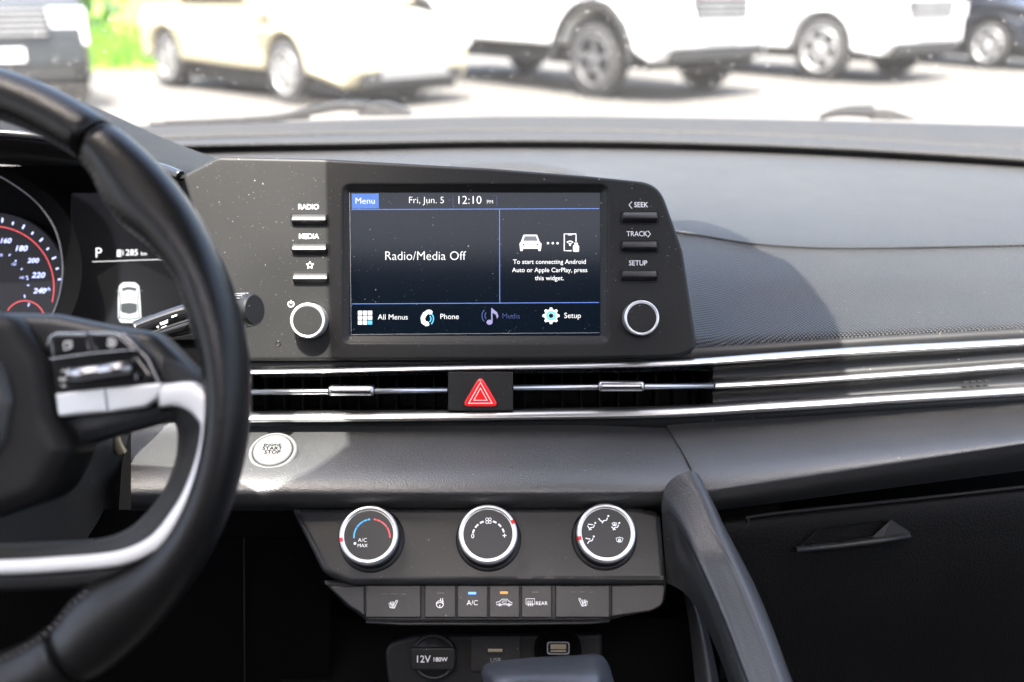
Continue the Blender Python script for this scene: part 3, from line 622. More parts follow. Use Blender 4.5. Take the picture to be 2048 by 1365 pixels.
# speedometer
gx, gy = -14, 575; FG = Frame(100, 560, .828)
ga = part('speedometer', plate(FG, [circ(gx, gy, 150)], .005, .0006), mat('dial_face', (.003, .003, .004), .4, spec=.1, emit=(.002, .002, .003), es=.5), cl)
part('red_arc', strokes(FG, [arc(gx, gy, 122, 95, -14, 30)], 1.8), MT['e_red'], ga)
for ang, s, cap in ((73, '160', 10), (52, '180', 11), (32, '200', 9.5), (14, '220', 11), (-4.5, '240', 10.5)):
    rr_ = 98 if cap > 10 else 100
    part('numeral', lettering(FG, s, gx + rr_ * math.cos(R(ang)) - 5, gy - rr_ * math.sin(R(ang)) + (3 if s == '160' else 0), cap, slant=.25, bold=.02, sx=1.15), MT['e_num'], ga)
part('lettering', lettering(FG, 'km/h', 91, 579, 7, slant=.2, bold=.01), MT['e_num'], ga)
for s, x, y in (('120', 27, 529), ('140', 43, 556), ('100', 0, 511)): part('numeral', lettering(FG, s, x, y, 5, slant=.2), MT['e_num'], ga)
tk = []
for k in range(9): a = 82 - k * 9.4; r0, r1_ = 131, 140 if k % 2 == 0 else 137; tk.append([(gx + r0 * math.cos(R(a)), gy - r0 * math.sin(R(a))), (gx + r1_ * math.cos(R(a)), gy - r1_ * math.sin(R(a)))])
part('tick_marks', strokes(FG, tk, 3.2), MT['e_num'], ga)
tk = [[(18 + 12 * k, 512 + 10 * k + k * k * 2), (21 + 12 * k, 509 + 10 * k + k * k * 2)] for k in range(4)] + [[(52, 554), (56, 553)], [(54, 571), (59, 571)], [(49, 590), (50, 596)]]
part('tick_marks', strokes(FG, tk, 2), MT['e_num'], ga)
part('red_arc', strokes(FG, [arc(50, 642, 40, 150, 20, 20)], 1.8), MT['e_red'], ga); part('lettering', lettering(FG, 'F', 58, 611, 8), MT['e_num'], ga)
ringp = cr([P(-90, 330, .822), P(-20, 345, .820), P(30, 370, .820), (P(80, 410, .820)), P(115, 465, .820), P(128, 530, .820), P(122, 590, .820), P(103, 640, .820), P(70, 690, .820)], 6)
part('bezel_ring', sweep(ringp, ell(.0016, .003, 8)), mat('dark_chrome', (.10, .10, .105), .35, 1), cl)
ring2 = [[q + Vector((0, 0, .001)) for q in ringp], [P(1024 + q.x / -q.z * FPX * 1 + 14 + (1024 + q.x / -q.z * FPX + 90) * .10, 682.5 - q.y / -q.z * FPX - (8 if i < 24 else 0), .795) for i, q in enumerate(ringp)]]
part('bezel_sleeve', surf(ring2, 1, 6), MT['dark'], cl)

# ================================================================== MEDIA UNIT
DU = .70; FU = Frame(950, 520, DU)
mu = thing('media_unit', 'black media unit with lit touchscreen, six side buttons and two silver-ringed knobs', 'car stereo', P(950, 720, DU))
out = rp([(364, 350, 14), (436, 313, 26), (640, 317, 200), (980, 336, 300), (1180, 352, 200), (1318, 366, 62), (1366, 500, 120), (1396, 700, 26), (1350, 716, 60), (1100, 721, 100), (472, 723, 6)], 8)
fp = part('faceplate', plate(FU, [out, rr(688, 373, 1214, 683, 14)], .022, .0028, 0, 5), MT['satin'], mu)
# funnel between face and glass
o1 = rr(687, 372, 1215, 684, 14); o2 = rr(697, 384, 1202, 672, 3); fb = M()
vs = [FU.P(*q, -.0012) for q in o1] + [FU.P(*q, -.0042) for q in o2]; nn = len(o1)
fb.add(vs, [(i, (i + 1) % nn, nn + (i + 1) % nn, nn + i) for i in range(nn)])
part('screen_surround', fb, MT['satin'], mu)
FS = Frame(950, 528, DU + .0042)
scn = part('touchscreen', plate(FS, [rr(698, 385, 1201, 671, 2)], .004, .0003), MT['scr'], mu)
H = .0003
part('edge_line', strokes(FS, [[(699.5, 386), (702.5, 669.5), (1199, 666)]], 1.2, H), MT['grey'], scn)
part('menu_tile', fills(FS, [[(703.5, 388), (757.5, 387.5), (758, 417.5), (704, 418)]], H), MT['e_blue'], scn)
def T(s, x, y, cap, m_='e_white', h=.0006, **k):
    k['bold'] = k.get('bold', 0) - .012
    return part('lettering', lettering(FS, s, x, y, cap, h, **k), MT[m_], scn)
T('Menu', 730.5, 403, 13.2, h=.0008); T('Fri, Jun. 5', 853, 401.5, 13.8); T('12:10', 938, 401.5, 17, bold=.0); T('PM', 980, 404.8, 7.6)
T('Radio/Media Off', 850, 513, 18.5, sx=.97); T('To start connecting Android', 1099, 524.5, 9.2, bold=.012); T('Auto or Apple CarPlay, press', 1099.5, 541, 9.2, bold=.012); T('this widget.', 1099, 557, 9.2, bold=.012)
T('All Menus', 786, 635, 11, bold=.006); T('Phone', 899, 634, 11, bold=.006); T('Media', 1022, 633, 11, 'e_dim'); T('Setup', 1145, 632, 11, bold=.006)
part('line', strokes(FS, [[(703, 419.8), (1198, 417.8)], [(999, 419), (999.5, 606)], [(703, 608.3), (1198, 605.5)]], 1.3, H), MT['e_line'], scn)
part('line', strokes(FS, [[(906, 393), (906, 412)], [(993.5, 393), (993.5, 412)]], .9, H), MT['e_dim'], scn)
sq = [[(716 + 10 * i, 622 + 9.8 * j), (724.5 + 10 * i, 622 + 9.8 * j), (724.5 + 10 * i, 630 + 9.8 * j), (716 + 10 * i, 630 + 9.8 * j)] for i in range(3) for j in range(3)]
part('icon', fills(FS, sq[:8], H), ew, scn, 'nine-square menu symbol'); part('icon', fills(FS, sq[8:], H), MT['e_cyan'], scn, 'last square of the menu symbol in light blue')
ph = rp([(861, 620, 2), (866, 624, 2), (862, 630, 2), (856, 628, 3), (850, 636, 6), (851, 643, 4), (857, 644, 2), (859, 651, 2), (852, 653, 3), (843, 647, 5), (841, 636, 10), (846, 626, 8), (855, 620, 3)])
part('icon', fills(FS, [ph], H), ew, scn, 'white telephone handset symbol'); part('icon', strokes(FS, [arc(853, 638, 9, 40, -45, 8), arc(852, 638, 15, 42, -45, 10)], 2.2, H), MT['e_cyan'], scn)
part('icon', fills(FS, [circ(979, 645, 6, 16, 5), [(982.5, 645), (985, 645), (985, 618), (982.5, 616)], [(984, 617), (994, 625), (997, 633), (994, 638), (992, 630), (985, 626)]], H), MT['e_lav'], scn, 'dim musical note symbol')
part('icon', strokes(FS, [arc(980, 632, 10, 140, 220, 8), arc(980, 632, 16, 135, 225, 10)], 2, H), MT['e_dim'], scn)
gear = []
for k in range(48): a = 2 * math.pi * k / 48; r_ = 17 if (k % 6) in (0, 1, 5) else 13.2; gear.append((1102 + r_ * math.cos(a), 632 + r_ * math.sin(a) * .97))
part('icon', fills(FS, [gear], H), ew, scn, 'white gear symbol'); part('icon', strokes(FS, [circ(1102, 632, 7.6, 24) + [circ(1102, 632, 7.6, 24)[0]]], 4.6, H * 2), MT['e_cyan'], scn)
part('icon', fills(FS, [circ(1102, 632, 4.8, 20)], H * 2.2), MT['gloss'], scn)
# car, dots and phone symbol
car = rp([(1039, 488, 2), (1042, 484, 2), (1047, 470, 2), (1074, 470, 2), (1079, 484, 2), (1083, 488, 2), (1082, 498, 1), (1081, 502.5, 1), (1077, 502.5, 1), (1076, 498, 1), (1046, 498, 1), (1045, 502.5, 1), (1041, 502.5, 1), (1040, 498, 1)])
part('icon', fills(FS, [car], H), ew, scn, 'white car seen from the front'); part('icon', fills(FS, [[(1049.5, 473), (1072, 473), (1075.5, 482.5), (1046, 482.5)], circ(1047, 490, 2.2, 12), circ(1075, 490, 2.2, 12)], H * 2), MT['gloss'], scn)
part('icon', fills(FS, [circ(1096, 487, 2.3, 12), circ(1105.5, 487, 2.3, 12), circ(1115, 487, 2.3, 12)], H), ew, scn, 'three white dots')
part('icon', strokes(FS, [[(1143, 502), (1128.5, 502), (1128.5, 468.5), (1152, 468.5), (1152, 484)], [(1136, 470), (1144, 470)], arc(1140, 491, 3.5, 140, 40, 5), arc(1140, 491, 8, 140, 40, 6)], 2.3, H).join(fills(FS, [rr(1146, 491, 1158, 504, 2.5), [(1148.5, 486), (1155.5, 486), (1155.5, 490), (1148.5, 490)], circ(1140, 491, 1.6, 10)], H)), ew, scn, 'white phone and plug symbol')
part('icon', strokes(FS, [[(1152, 493), (1152, 502)], [(1149.5, 496), (1152, 499), (1154.5, 496)]], .9, H * 2), MT['gloss'], scn)
# faceplate print
def TF(s, x, y, cap, **k): return part('lettering', lettering(FU, s, x, y, cap, .0001, **k), MT['white'], fp)
TF('RADIO', 617, 414.5, 10.5, bold=.004, sx=.95); TF('MEDIA', 617.5, 473.5, 10.5, bold=.004, sx=.95); TF('SEEK', 1282, 410.5, 10.5, bold=.008, sx=.92); TF('TRACK', 1274, 468.5, 10.5, bold=.008, sx=.9); TF('SETUP', 1276, 527, 10.5, bold=.008, sx=.92)
part('icon', strokes(FU, [[(1264, 403.5), (1258, 410.5), (1264, 417.5)], [(1295.5, 462), (1301, 468.5), (1295.5, 475)]], 1.4, .0001), MT['white'], fp, 'seek and track arrows')
star = []
for k in range(11): a = -math.pi / 2 + k * math.pi / 5; r_ = 7.5 if k % 2 == 0 else 3.6; star.append((620 + r_ * math.cos(a), 531 + r_ * math.sin(a)))
star[-1] = star[0]; part('icon', strokes(FU, [star], 1.5, .0001), MT['white'], fp, 'outlined star symbol')
part('icon', strokes(FU, [arc(582, 608.5, 5.6, 55, -235, 20), [(582, 601), (582, 608)]], 1.8, .0001), MT['white'], fp, 'power symbol')
part('microphone_hole', lathe(FU, 556.5, 687.5, [(5.5, -.0005), (5.2, .0004), (4, .0004), (3.2, -.001)]), MT['gloss'], mu)
def key(cx, cy, w=76, h=24):
    b = part('key_slot', plate(FU, [rr(cx - w / 2 - 1.5, cy - h / 2 - 1.5, cx + w / 2 + 1.5, cy + h / 2 + 1.5, 6)], .003, .0002, .00025), MT['hoodlining'], mu)
    m = M(); prof = [(-h / 2 + 1, -.001), (-h / 2 + 1.6, .0016), (-h / 2 + 3, .0022), (-1, .0040), (1.5, .0043), (4, .0040), (h / 2 - 3, .0012), (h / 2 - 1, -.001)]; vs = []
    xs = [-w / 2 + 2, -w / 2 + 2.4, -w / 2 + 5, w / 2 - 5, w / 2 - 2.4, w / 2 - 2]; dz = [-.003, -.0012, 0, 0, -.0012, -.003]
    for x_, z_ in zip(xs, dz):
        for y_, z2 in prof: vs.append(FU.P(cx + x_, cy + y_ * (1 if z_ == 0 else .88), max(z2 + z_, -.001)))
    K = len(prof); fs = [(i * K + j, (i + 1) * K + j, (i + 1) * K + j + 1, i * K + j + 1) for i in range(len(xs) - 1) for j in range(K - 1)]
    m.add(vs, fs, True); o = part('button', m, MT['button'], mu)
    mod = o.modifiers.new('s', 'EDGE_SPLIT'); mod.split_angle = R(28); return o
for cx, cy in ((619.5, 440), (620, 498.5), (622, 557)): key(cx, cy)
for cx, cy in ((1279, 436), (1278.5, 494), (1278, 552.5)): key(cx, cy)
def knob(cx, cy):
    part('knob_well', lathe(FU, cx, cy - 1, [(38, .0001), (37.5, .0006), (36.6, .0002), (36, -.001)]), MT['hoodlining'], mu)
    kb = part('knob', lathe(FU, cx, cy, [(35, -.001), (35, .010), (34.6, .0115), (33.5, .0122), (31.5, .0124), (30.2, .0118)], 72), MT['bright'], mu)
    part('knob_cap', lathe(FU, cx, cy, [(30.2, .0100), (29.8, .0116), (28, .0120), (27.6, .0120)], 72), MT['satin'], kb)
    gr = M()
    for k in range(72):
        a = 2 * math.pi * k / 72; A0 = FU.l(cx, cy); r_ = 35.3 * FU.k; c_, s_ = math.cos(a), math.sin(a); e = .00025
        gr.add([FU.p(A0[0] + r_ * c_ - s_ * e, A0[1] + r_ * s_ + c_ * e, .002), FU.p(A0[0] + r_ * c_ + s_ * e, A0[1] + r_ * s_ - c_ * e, .002), FU.p(A0[0] + r_ * c_ + s_ * e, A0[1] + r_ * s_ - c_ * e, .0095), FU.p(A0[0] + r_ * c_ - s_ * e, A0[1] + r_ * s_ + c_ * e, .0095)], [(0, 1, 2, 3)], False)
    part('knurling', gr, MT['silver'], kb, kind='stuff')
knob(622, 642); knob(1279, 637)
bkt = part('housing', plate(Frame(950, 520, .722), [rp([(420, 350, 20), (640, 335, 50), (1180, 372, 50), (1320, 420, 40), (1370, 700, 20), (500, 712, 5)])], .05, .004), MT['plastic'], mu)

# ================================================================== AIR VENTS AND HAZARD SWITCH
def vent(label, x0, x1, yt, yb, tabx, taby, vanes):
    v = thing('air_vent', label, 'air vent', P((x0 + x1) / 2, yb, .71), 'center air vents')
    bx = M(); q = [P(x0, yt, .703), P(x1, yt, .703), P(x1, yb, .703), P(x0, yb, .703)]; q2 = [P(x0, yt, .703) + Vector((0, 0, -.06)), P(x1, yt, .703) + Vector((0, 0, -.06)), P(x1, yb, .703) + Vector((0, 0, -.06)), P(x0, yb, .703) + Vector((0, 0, -.06))]
    bx.add(q + q2, [(0, 1, 5, 4), (1, 2, 6, 5), (2, 3, 7, 6), (3, 0, 4, 7), (4, 5, 6, 7)], False); part('vent_duct', bx, MT['duct'], v)
    for x in vanes:
        b0 = P(x, (yt + yb) / 2, .732); hh = (yb - yt) / 2 * .70 / FPX * .97
        vm = M(); box(vm, b0.x - .0006, b0.x + .0006, b0.y - hh, b0.y + hh, b0.z - .022, b0.z); part('vane', vm, MT['duct'], v)
    bar = part('crossbar', sweep([P(x0, taby + 2, .700), P((x0 + x1) / 2, taby + .5, .700), P(x1, taby - 2, .700)], ell(.0022, .0030, 14)), MT['chrome'], v)
    tb_ = part('slider_tab', plate(Frame(tabx, taby, .696), [rr(tabx - 48, taby - 12, tabx + 48, taby + 10, 9)], .012, .0038, 0.002, 5), MT['tab'], v)
    g2 = M()
    for k in range(40): g2.join(lathe(Frame(tabx, taby, .696), tabx - 39 + k * 2, taby + 7.5, [(.8, .0012), (.5, .0022)], 5))
    part('grip_dots', g2, MT['silver'], tb_, kind='stuff')
    return v
vent('wide left vent with vertical vanes and tab, between wheel rim and hazard switch', 440, 895, 749, 826, 702, 783, [455 + 37.5 * k for k in range(12)])
vent('right vent with vertical vanes and tab, beyond the hazard switch', 1027, 1426, 742, 820, 1243, 774, [1050 + 37.5 * k for k in range(10)])
hz = thing('hazard_switch', 'red triangle hazard button in a square black block between the vents', 'switch', P(961, 822, .70))
FH = Frame(961, 785, .698)
part('switch_block', plate(FH, [rr(896, 744, 1026, 822, 2)], .02, .0006), MT['plastic'], hz)
FT = Frame(961, 790, .698)
part('triangle_well', plate(FT, [rp([(961, 744, 16), (1003, 817, 12), (919, 817, 12)])], .002, .0003, .0003), MT['hoodlining'], hz)
tb2 = part('triangle_button', plate(FT, [rp([(961, 750, 10), (998, 813, 8), (924, 813, 8)])], .004, .0012, .0016, 4), MT['red'], hz)
tri = lambda s_: [(961, 793 - 27 * s_), (961 + 26.5 * s_, 793 + 17 * s_), (961 - 26.5 * s_, 793 + 17 * s_), (961, 793 - 27 * s_), ]
def tris(s_, w_): return strokes(FT, [[(961, 791.5 - 27 * s_), (961 + 24 * s_, 793 + 14 * s_), (961 - 24 * s_, 793 + 14 * s_), (961, 791.5 - 27 * s_)]], w_, .0018)
part('symbol', tris(.98, 2.6).join(tris(.55, 2.2)), MT['white'], tb2, 'two nested white triangle outlines')

# ================================================================== START BUTTON
FB = Frame(546, 905, .6785, 46)
sb = thing('start_button', 'round silver engine start stop button on the sunlit dash panel', 'button', P(546, 905, .68))
MT['btn'] = mat('start_button_silver', (.15, .15, .148), .8, spec=.1, var=.03)
part('button_ring', lathe(FB, 546, 904, [(49, -.002), (48, .0004), (46, .0014), (43, .0019), (41.8, .0014), (41.2, .0002)], 64, 1, 1), MT['btn'], sb)
part('button_groove', lathe(FB, 546, 904, [(41.4, .0004), (38.8, .0004)], 64, 1, 1), MT['hoodlining'], sb)
part('button_face', lathe(FB, 546, 904, [(38.6, .0), (38.4, .0014), (37, .0024), (34, .0027), (33.6, .0027)], 64, 1, 1), MT['btn'], sb)
dk = mat('dark_print', (.004, .004, .004), .95, spec=.0, var=0)
for s_, y_, c_ in (('ENGINE', 896, 5.5), ('START', 903, 7.5), ('STOP', 910.5, 7.5)): part('lettering', lettering(FB, s_, 546, y_, c_ * 1.15, .0031, bold=.012, sx=1.15), dk, sb)

# ================================================================== CLIMATE PANEL
TL = 22; FP = Frame(960, 1090, .664, TL)
cp = thing('climate_panel', 'climate control panel with three silver-ringed dials over a row of buttons', 'control panel', P(960, 1240, .66))
co_ = rp([(580, 1014, 8), (1270, 1012, 60), (1322, 1024, 20), (1334, 1166, 5), (700, 1168, 50), (645, 1145, 30)], 7)
cf = part('faceplate', plate(FP, [co_], .022, .0045, 0, 6), MT['climate'], cp)
def dial(cx, cy, mark):
    d0 = part('dial', lathe(FP, cx, cy + 4, [(66, -.0005), (65, .0006), (60, .0012), (57, .0012), (56.5, .010), (57.5, .0125)], 72), MT['plastic'], cp)
    part('dial_ring', lathe(FP, cx, cy + 4, [(57.5, .0125), (58.2, .0150), (57.4, .0172), (54, .0183), (50.5, .0178), (49, .0168)], 80), MT['bright'], d0)
    part('dial_cap', lathe(FP, cx, cy + 4, [(49.2, .0140), (48.6, .0165), (47.6, .0172), (47.2, .0172)], 72), MT['climate'], d0)
    st_ = M()
    a0 = FP.l(cx, cy + 4)
    for k in range(90):
        a = 2 * math.pi * k / 90; r_ = 57.6 * FP.k; c_, s_ = math.cos(a), math.sin(a); e = .0006
        st_.add([FP.p(a0[0] + r_ * c_ - s_ * e * q, a0[1] + r_ * s_ + c_ * e * q, z_) for q, z_ in ((-1, .0092), (1, .0092), (1, .0100), (-1, .0100))], [(0, 1, 2, 3)], False)
    part('knurling', st_, MT['silverpaint'], d0, kind='stuff')
    c_, s_ = math.cos(R(mark)), math.sin(R(mark)); r0, r1_ = 50.4 * FP.k, 58.0 * FP.k; e = .0013
    mm_ = M().add([FP.p(a0[0] + r_ * c_ - s_ * q * e, a0[1] + r_ * s_ + c_ * q * e, z_) for r_, z_, q in ((r0, .0180, -1), (r0, .0180, 1), (r1_ * .97, .0186, 1), (r1_ * .97, .0186, -1), (r1_ * 1.015, .0150, 1), (r1_ * 1.015, .0150, -1))], [(0, 1, 2, 3), (3, 2, 4, 5)], False)
    part('red_pointer', mm_, MT['redpaint'], d0)
    return d0
HF = .0175
FQ = Frame(960, 1090, .664 - .0172 * math.cos(R(TL)), TL); FQ.o = FP.o + FP.n * .0172
d1 = dial(744, 1076, 191); d2 = dial(977, 1074, 25); d3 = dial(1208, 1072, 192)
def seg(cx, cy, r, ranges, w_, m_, d_):
    part('scale_mark', strokes(FQ, [arc(cx, cy, r, a, b, 8) for a, b in ranges], w_), MT[m_], d_)
seg(744, 1075, 36, [(183, 148), (146, 120), (118, 106), (104, 96)], 3.2, 'bluepaint', d1); seg(744, 1075, 36, [(84, 76), (74, 62), (60, 35), (33, -2)], 3.2, 'pinkpaint', d1)
part('lettering', lettering(FQ, 'A/C', 725, 1081, 8, bold=-.005), MT['white'], d1); part('lettering', lettering(FQ, 'MAX', 725, 1092, 7, bold=-.005), MT['white'], d1); part('dot', fills(FQ, [circ(710, 1087.5, 2.6, 14)]), MT['white'], d1)
seg(977, 1074, 32, [(167, 153), (146, 130), (122, 108), (74, 60), (52, 38), (30, 16)], 3.4, 'white', d2)
part('lettering', lettering(FQ, '0', 945.5, 1073, 9.5, bold=.01), MT['white'], d2); part('lettering', lettering(FQ, '+', 1009, 1072.5, 11, bold=.02), MT['white'], d2)
fan = []
for k in range(4): a = k * 90 + 45; cx_, cy_ = 977 + 4 * math.cos(R(a)), 1042 + 4 * math.sin(R(a)); c0 = circ(cx_, cy_, 2.8, 10); fan.append(c0 + [c0[0]])
part('icon', strokes(FQ, fan, 1.1), MT['white'], d2, 'small fan symbol')
def sitter(x, y):   # seated figure: body line and head
    return [[(x + 3, y - 3), (x + 1, y + 2), (x - 5, y + 3), (x - 8, y + 8)]], circ(x + 4.5, y - 6.5, 1.9, 8)
ln, pf = [], []
for x, y, arrows in ((1212, 1039, [[(1197, 1037), (1201, 1042), (1205, 1044)]]), (1186, 1053, [[(1176, 1049), (1186, 1050)], [(1175, 1052), (1179, 1058), (1183, 1060)]]), (1234, 1053, [[(1223, 1054), (1227, 1058), (1231, 1060)]]), (1183, 1080, [[(1171, 1077), (1181, 1079)]])):
    a, b = sitter(x, y); ln += a + arrows; pf.append(b)
part('icon', strokes(FQ, ln, 1.9).join(fills(FQ, pf)), MT['white'], d3, 'airflow direction symbols')
def screen_sym(x, y, s_): return [[(x - 7 * s_, y - 3 * s_), (x, y - 5 * s_), (x + 7 * s_, y - 3 * s_), (x + 4.5 * s_, y + 4 * s_), (x - 4.5 * s_, y + 4 * s_), (x - 7 * s_, y - 3 * s_)]] + [[(x + q * s_, y - 2 * s_), (x + q * s_, y + 5.5 * s_)] for q in (-2, 0, 2)]
part('icon', strokes(FQ, screen_sym(1239, 1080, 1.0) + screen_sym(1229, 1049, .7), 1.2), MT['white'], d3, 'windshield defrost symbols')
part('scuff_mark', fills(FP, [rp([(1034, 1158, 2), (1038, 1126, 14), (1052, 1116, 14), (1064, 1126, 14), (1066, 1158, 2)]), rp([(1088, 1158, 2), (1098, 1138, 8), (1108, 1138, 8), (1108, 1158, 2)]), rp([(1136, 1158, 2), (1142, 1150, 5), (1148, 1158, 2)])], .0001), mat('damp_mark', (.022, .022, .023), .5), cf, 'darker damp finger marks')
part('sensor_hole', lathe(FP, 659.5, 1029.5, [(3, .0002), (2.4, .0003), (2, -.001)], 16), MT['hoodlining'], cp)
# lower housing and button row
FR = Frame(975, 1205, .660, 16)
part('lower_housing', plate(FR, [rp([(640, 1160, 5), (1336, 1160, 5), (1330, 1215, 30), (1222, 1240, 6), (1218, 1246, 3), (735, 1248, 6), (725, 1236, 20), (690, 1212, 60)], 6)], .02, .003, -.0014, 4), MT['plastic'], cp)
part('lower_lip', sweep([FR.P(x, y, .0) for x, y in ((733, 1243), (800, 1247), (1000, 1247), (1180, 1245), (1219, 1241))], ell(.0012, .003, 8)), MT['plastic'], cp)
part('end_cap', plate(FR, [rp([(1222, 1171, 2), (1332, 1168, 12), (1326, 1212, 22), (1300, 1224, 20), (1223, 1234, 2)])], .006, .0012, .0006), MT['climate'], cp)
part('end_cap', plate(FR, [rp([(655, 1172, 6), (729, 1172, 2), (729, 1232, 2), (700, 1214, 30)])], .006, .0012, .0006), MT['climate'], cp)
def cbut(x0, x1, y0=1171, y1=1236): return part('button', plate(FR, [rr(x0, y0, x1, y1, 2)], .007, .0009, .0012, 3), MT['climate'], cp)
def led(b, x, y, m_, w_=16, hh=5): part('indicator', plate(FR, [rr(x - w_ / 2, y - hh / 2, x + w_ / 2, y + hh / 2, 1)], .001, .0002, .0014), MT[m_], b)
def ic(b, lines, w_=1.5, lab=None): part('icon', strokes(FR, lines, w_, .0014), MT['white'], b, lab)
def seat(x, s_=1):
    f_ = lambda q: [(x + s_ * a, b) for a, b in q]
    return [f_([(-9, 1207), (-7, 1215), (2, 1217), (4, 1213), (9, 1201), (6, 1201), (1, 1211), (-9, 1207)]), ] + [f_([(k, 1204), (k - .8, 1208), (k + .8, 1212), (k, 1217)]) for k in (-5, -2, 1)]
b1 = cbut(732, 842); [led(b1, x, 1189, 'ledoff', 11, 4) for x in (769, 788, 807)]; ic(b1, seat(787), 1.3, 'heated seat symbol')
b2 = cbut(849, 912); led(b2, 881, 1187, 'ledoff'); ic(b2, [circ(880, 1209, 7, 20) + [circ(880, 1209, 7, 20)[0]], [(873, 1208), (880, 1205), (887, 1208)], [(880, 1210), (880, 1216)], [(882, 1197), (881, 1200), (883, 1204)], [(886, 1197), (885, 1200), (887, 1204)]], 1.6, 'heated steering wheel symbol')
b3 = cbut(914.5, 976); led(b3, 944.5, 1187, 'e_led_b'); part('lettering', lettering(FR, 'A/C', 945, 1206.5, 10, .0014), MT['white'], b3)
b4 = cbut(978.5, 1040); led(b4, 1008, 1186, 'e_led_o'); ic(b4, [[(993, 1210), (993, 1205), (999, 1204), (1004, 1199), (1014, 1199), (1019, 1204), (1024, 1206), (1024, 1210), (993, 1210)], [(1014, 1202.5), (1006, 1202.5), (1004, 1205), (1006, 1207), (1014, 1207)], circ(1000, 1210, 2.4, 10), circ(1018, 1210, 2.4, 10)], 1.4, 'air recirculation car symbol')
b5 = cbut(1042.5, 1104); led(b5, 1071, 1185, 'ledoff'); ic(b5, [[(1052, 1198), (1069, 1198), (1069, 1209), (1052, 1209), (1052, 1198)]] + [[(x, 1202), (x - .8, 1206), (x + .8, 1209), (x, 1213)] for x in (1056.5, 1060.5, 1064.5)], 1.4, 'rear window heater symbol'); part('lettering', lettering(FR, 'REAR', 1083, 1207.5, 7.5, .0014, bold=.005), MT['white'], b5)
b6 = cbut(1110.5, 1219.5); [led(b6, x, 1184.5, 'ledoff', 10, 4) for x in (1146, 1164, 1182)]; ic(b6, [[(q[0], q[1] - 4) for q in l] for l in seat(1166, -1)], 1.3, 'heated seat symbol, mirrored')

# ================================================================== LOWER CONSOLE
cs = thing('center_console', 'dark storage tray opening with curved side arms below the climate panel', 'console', P(1024, 1365, .7))
part('tray_back', plate(Frame(1000, 1300, .735, 5), [rr(560, 1235, 1420, 1500, 8)], .01, .002), MT['dark'], cs)
part('socket_panel', plate(Frame(1000, 1310, .725, 5), [rp([(768, 1290, 30), (830, 1272, 20), (1205, 1268, 10), (1205, 1420, 5), (830, 1420, 30), (775, 1370, 40)])], .008, .003), mat('tray_plastic', (.005, .005, .0055), .55, spec=.3), cs)
po = thing('power_outlet', 'round covered 12V power outlet in the storage tray', 'socket', P(868, 1315, .715))
FO = Frame(868, 1316, .716, 5)
part('socket_ring', lathe(FO, 868, 1314, [(46, -.004), (45, .001), (42, .0022), (39, .001)], 48), MT['plastic'], po)
part('socket_cover', lathe(FO, 868, 1314, [(39, -.001), (38, .0018), (.1, .002)], 48), MT['plastic'], po)
lid = part('socket_lid', plate(FO, [rr(823, 1293, 911, 1338, 8)], .005, .0012, .0050), MT['plastic'], po)
part('lettering', lettering(FO, '12V', 847, 1316, 14, .0052, bold=.01), mat('pale_print', (.7, .7, .7), .5, var=0), lid); part('lettering', lettering(FO, '180W', 881, 1316.5, 8.5, .0052, bold=.01), MT['white'], lid)
us = thing('usb_port', 'plain USB port with grey lettering left of the framed one', 'socket', P(990, 1302, .715), 'USB ports in the tray'); FUu = Frame(990, 1305, .7195, 5)
part('port_face', plate(FUu, [rr(942, 1274, 1040, 1344, 4)], .002, .0004), MT['plastic'], us); part('port_opening', plate(FUu, [rr(974, 1297, 1007, 1312, 1)], .001, .0001, .0004), MT['hoodlining'], us)
part('port_tongue', plate(FUu, [rr(976, 1298, 1005, 1304, 1)], .001, .0002, .0012), MT['brass'], us); part('lettering', lettering(FUu, 'USB', 991, 1321, 9, .0005), MT['grey'], us)
us = thing('usb_port', 'USB port inside a pale rounded frame, right of the lettered port', 'socket', P(1116, 1300, .715), 'USB ports in the tray'); FV = Frame(1116, 1298, .716, 5)
part('port_well', lathe(FV, 1116, 1303, [(48, -.004), (47, .0), (43, .001), (40, -.001), (.1, -.001)], 40), MT['dark'], us)
part('port_frame', plate(FV, [rr(1094, 1284, 1139, 1309, 6), rr(1096, 1286, 1137, 1307, 5)], .002, .0002, .0012), MT['grey'], us)
part('port_opening', plate(FV, [rr(1098, 1288, 1135, 1306, 3)], .002, .0002, .0002), MT['hoodlining'], us)
part('port_tongue', plate(FV, [rr(1101, 1289, 1132, 1298, 1)], .001, .0002, .0016), MT['brass'], us); part('port_tongue', plate(FV, [rr(1101, 1301, 1132, 1303, .5)], .001, .0002, .0016), MT['brass'], us)
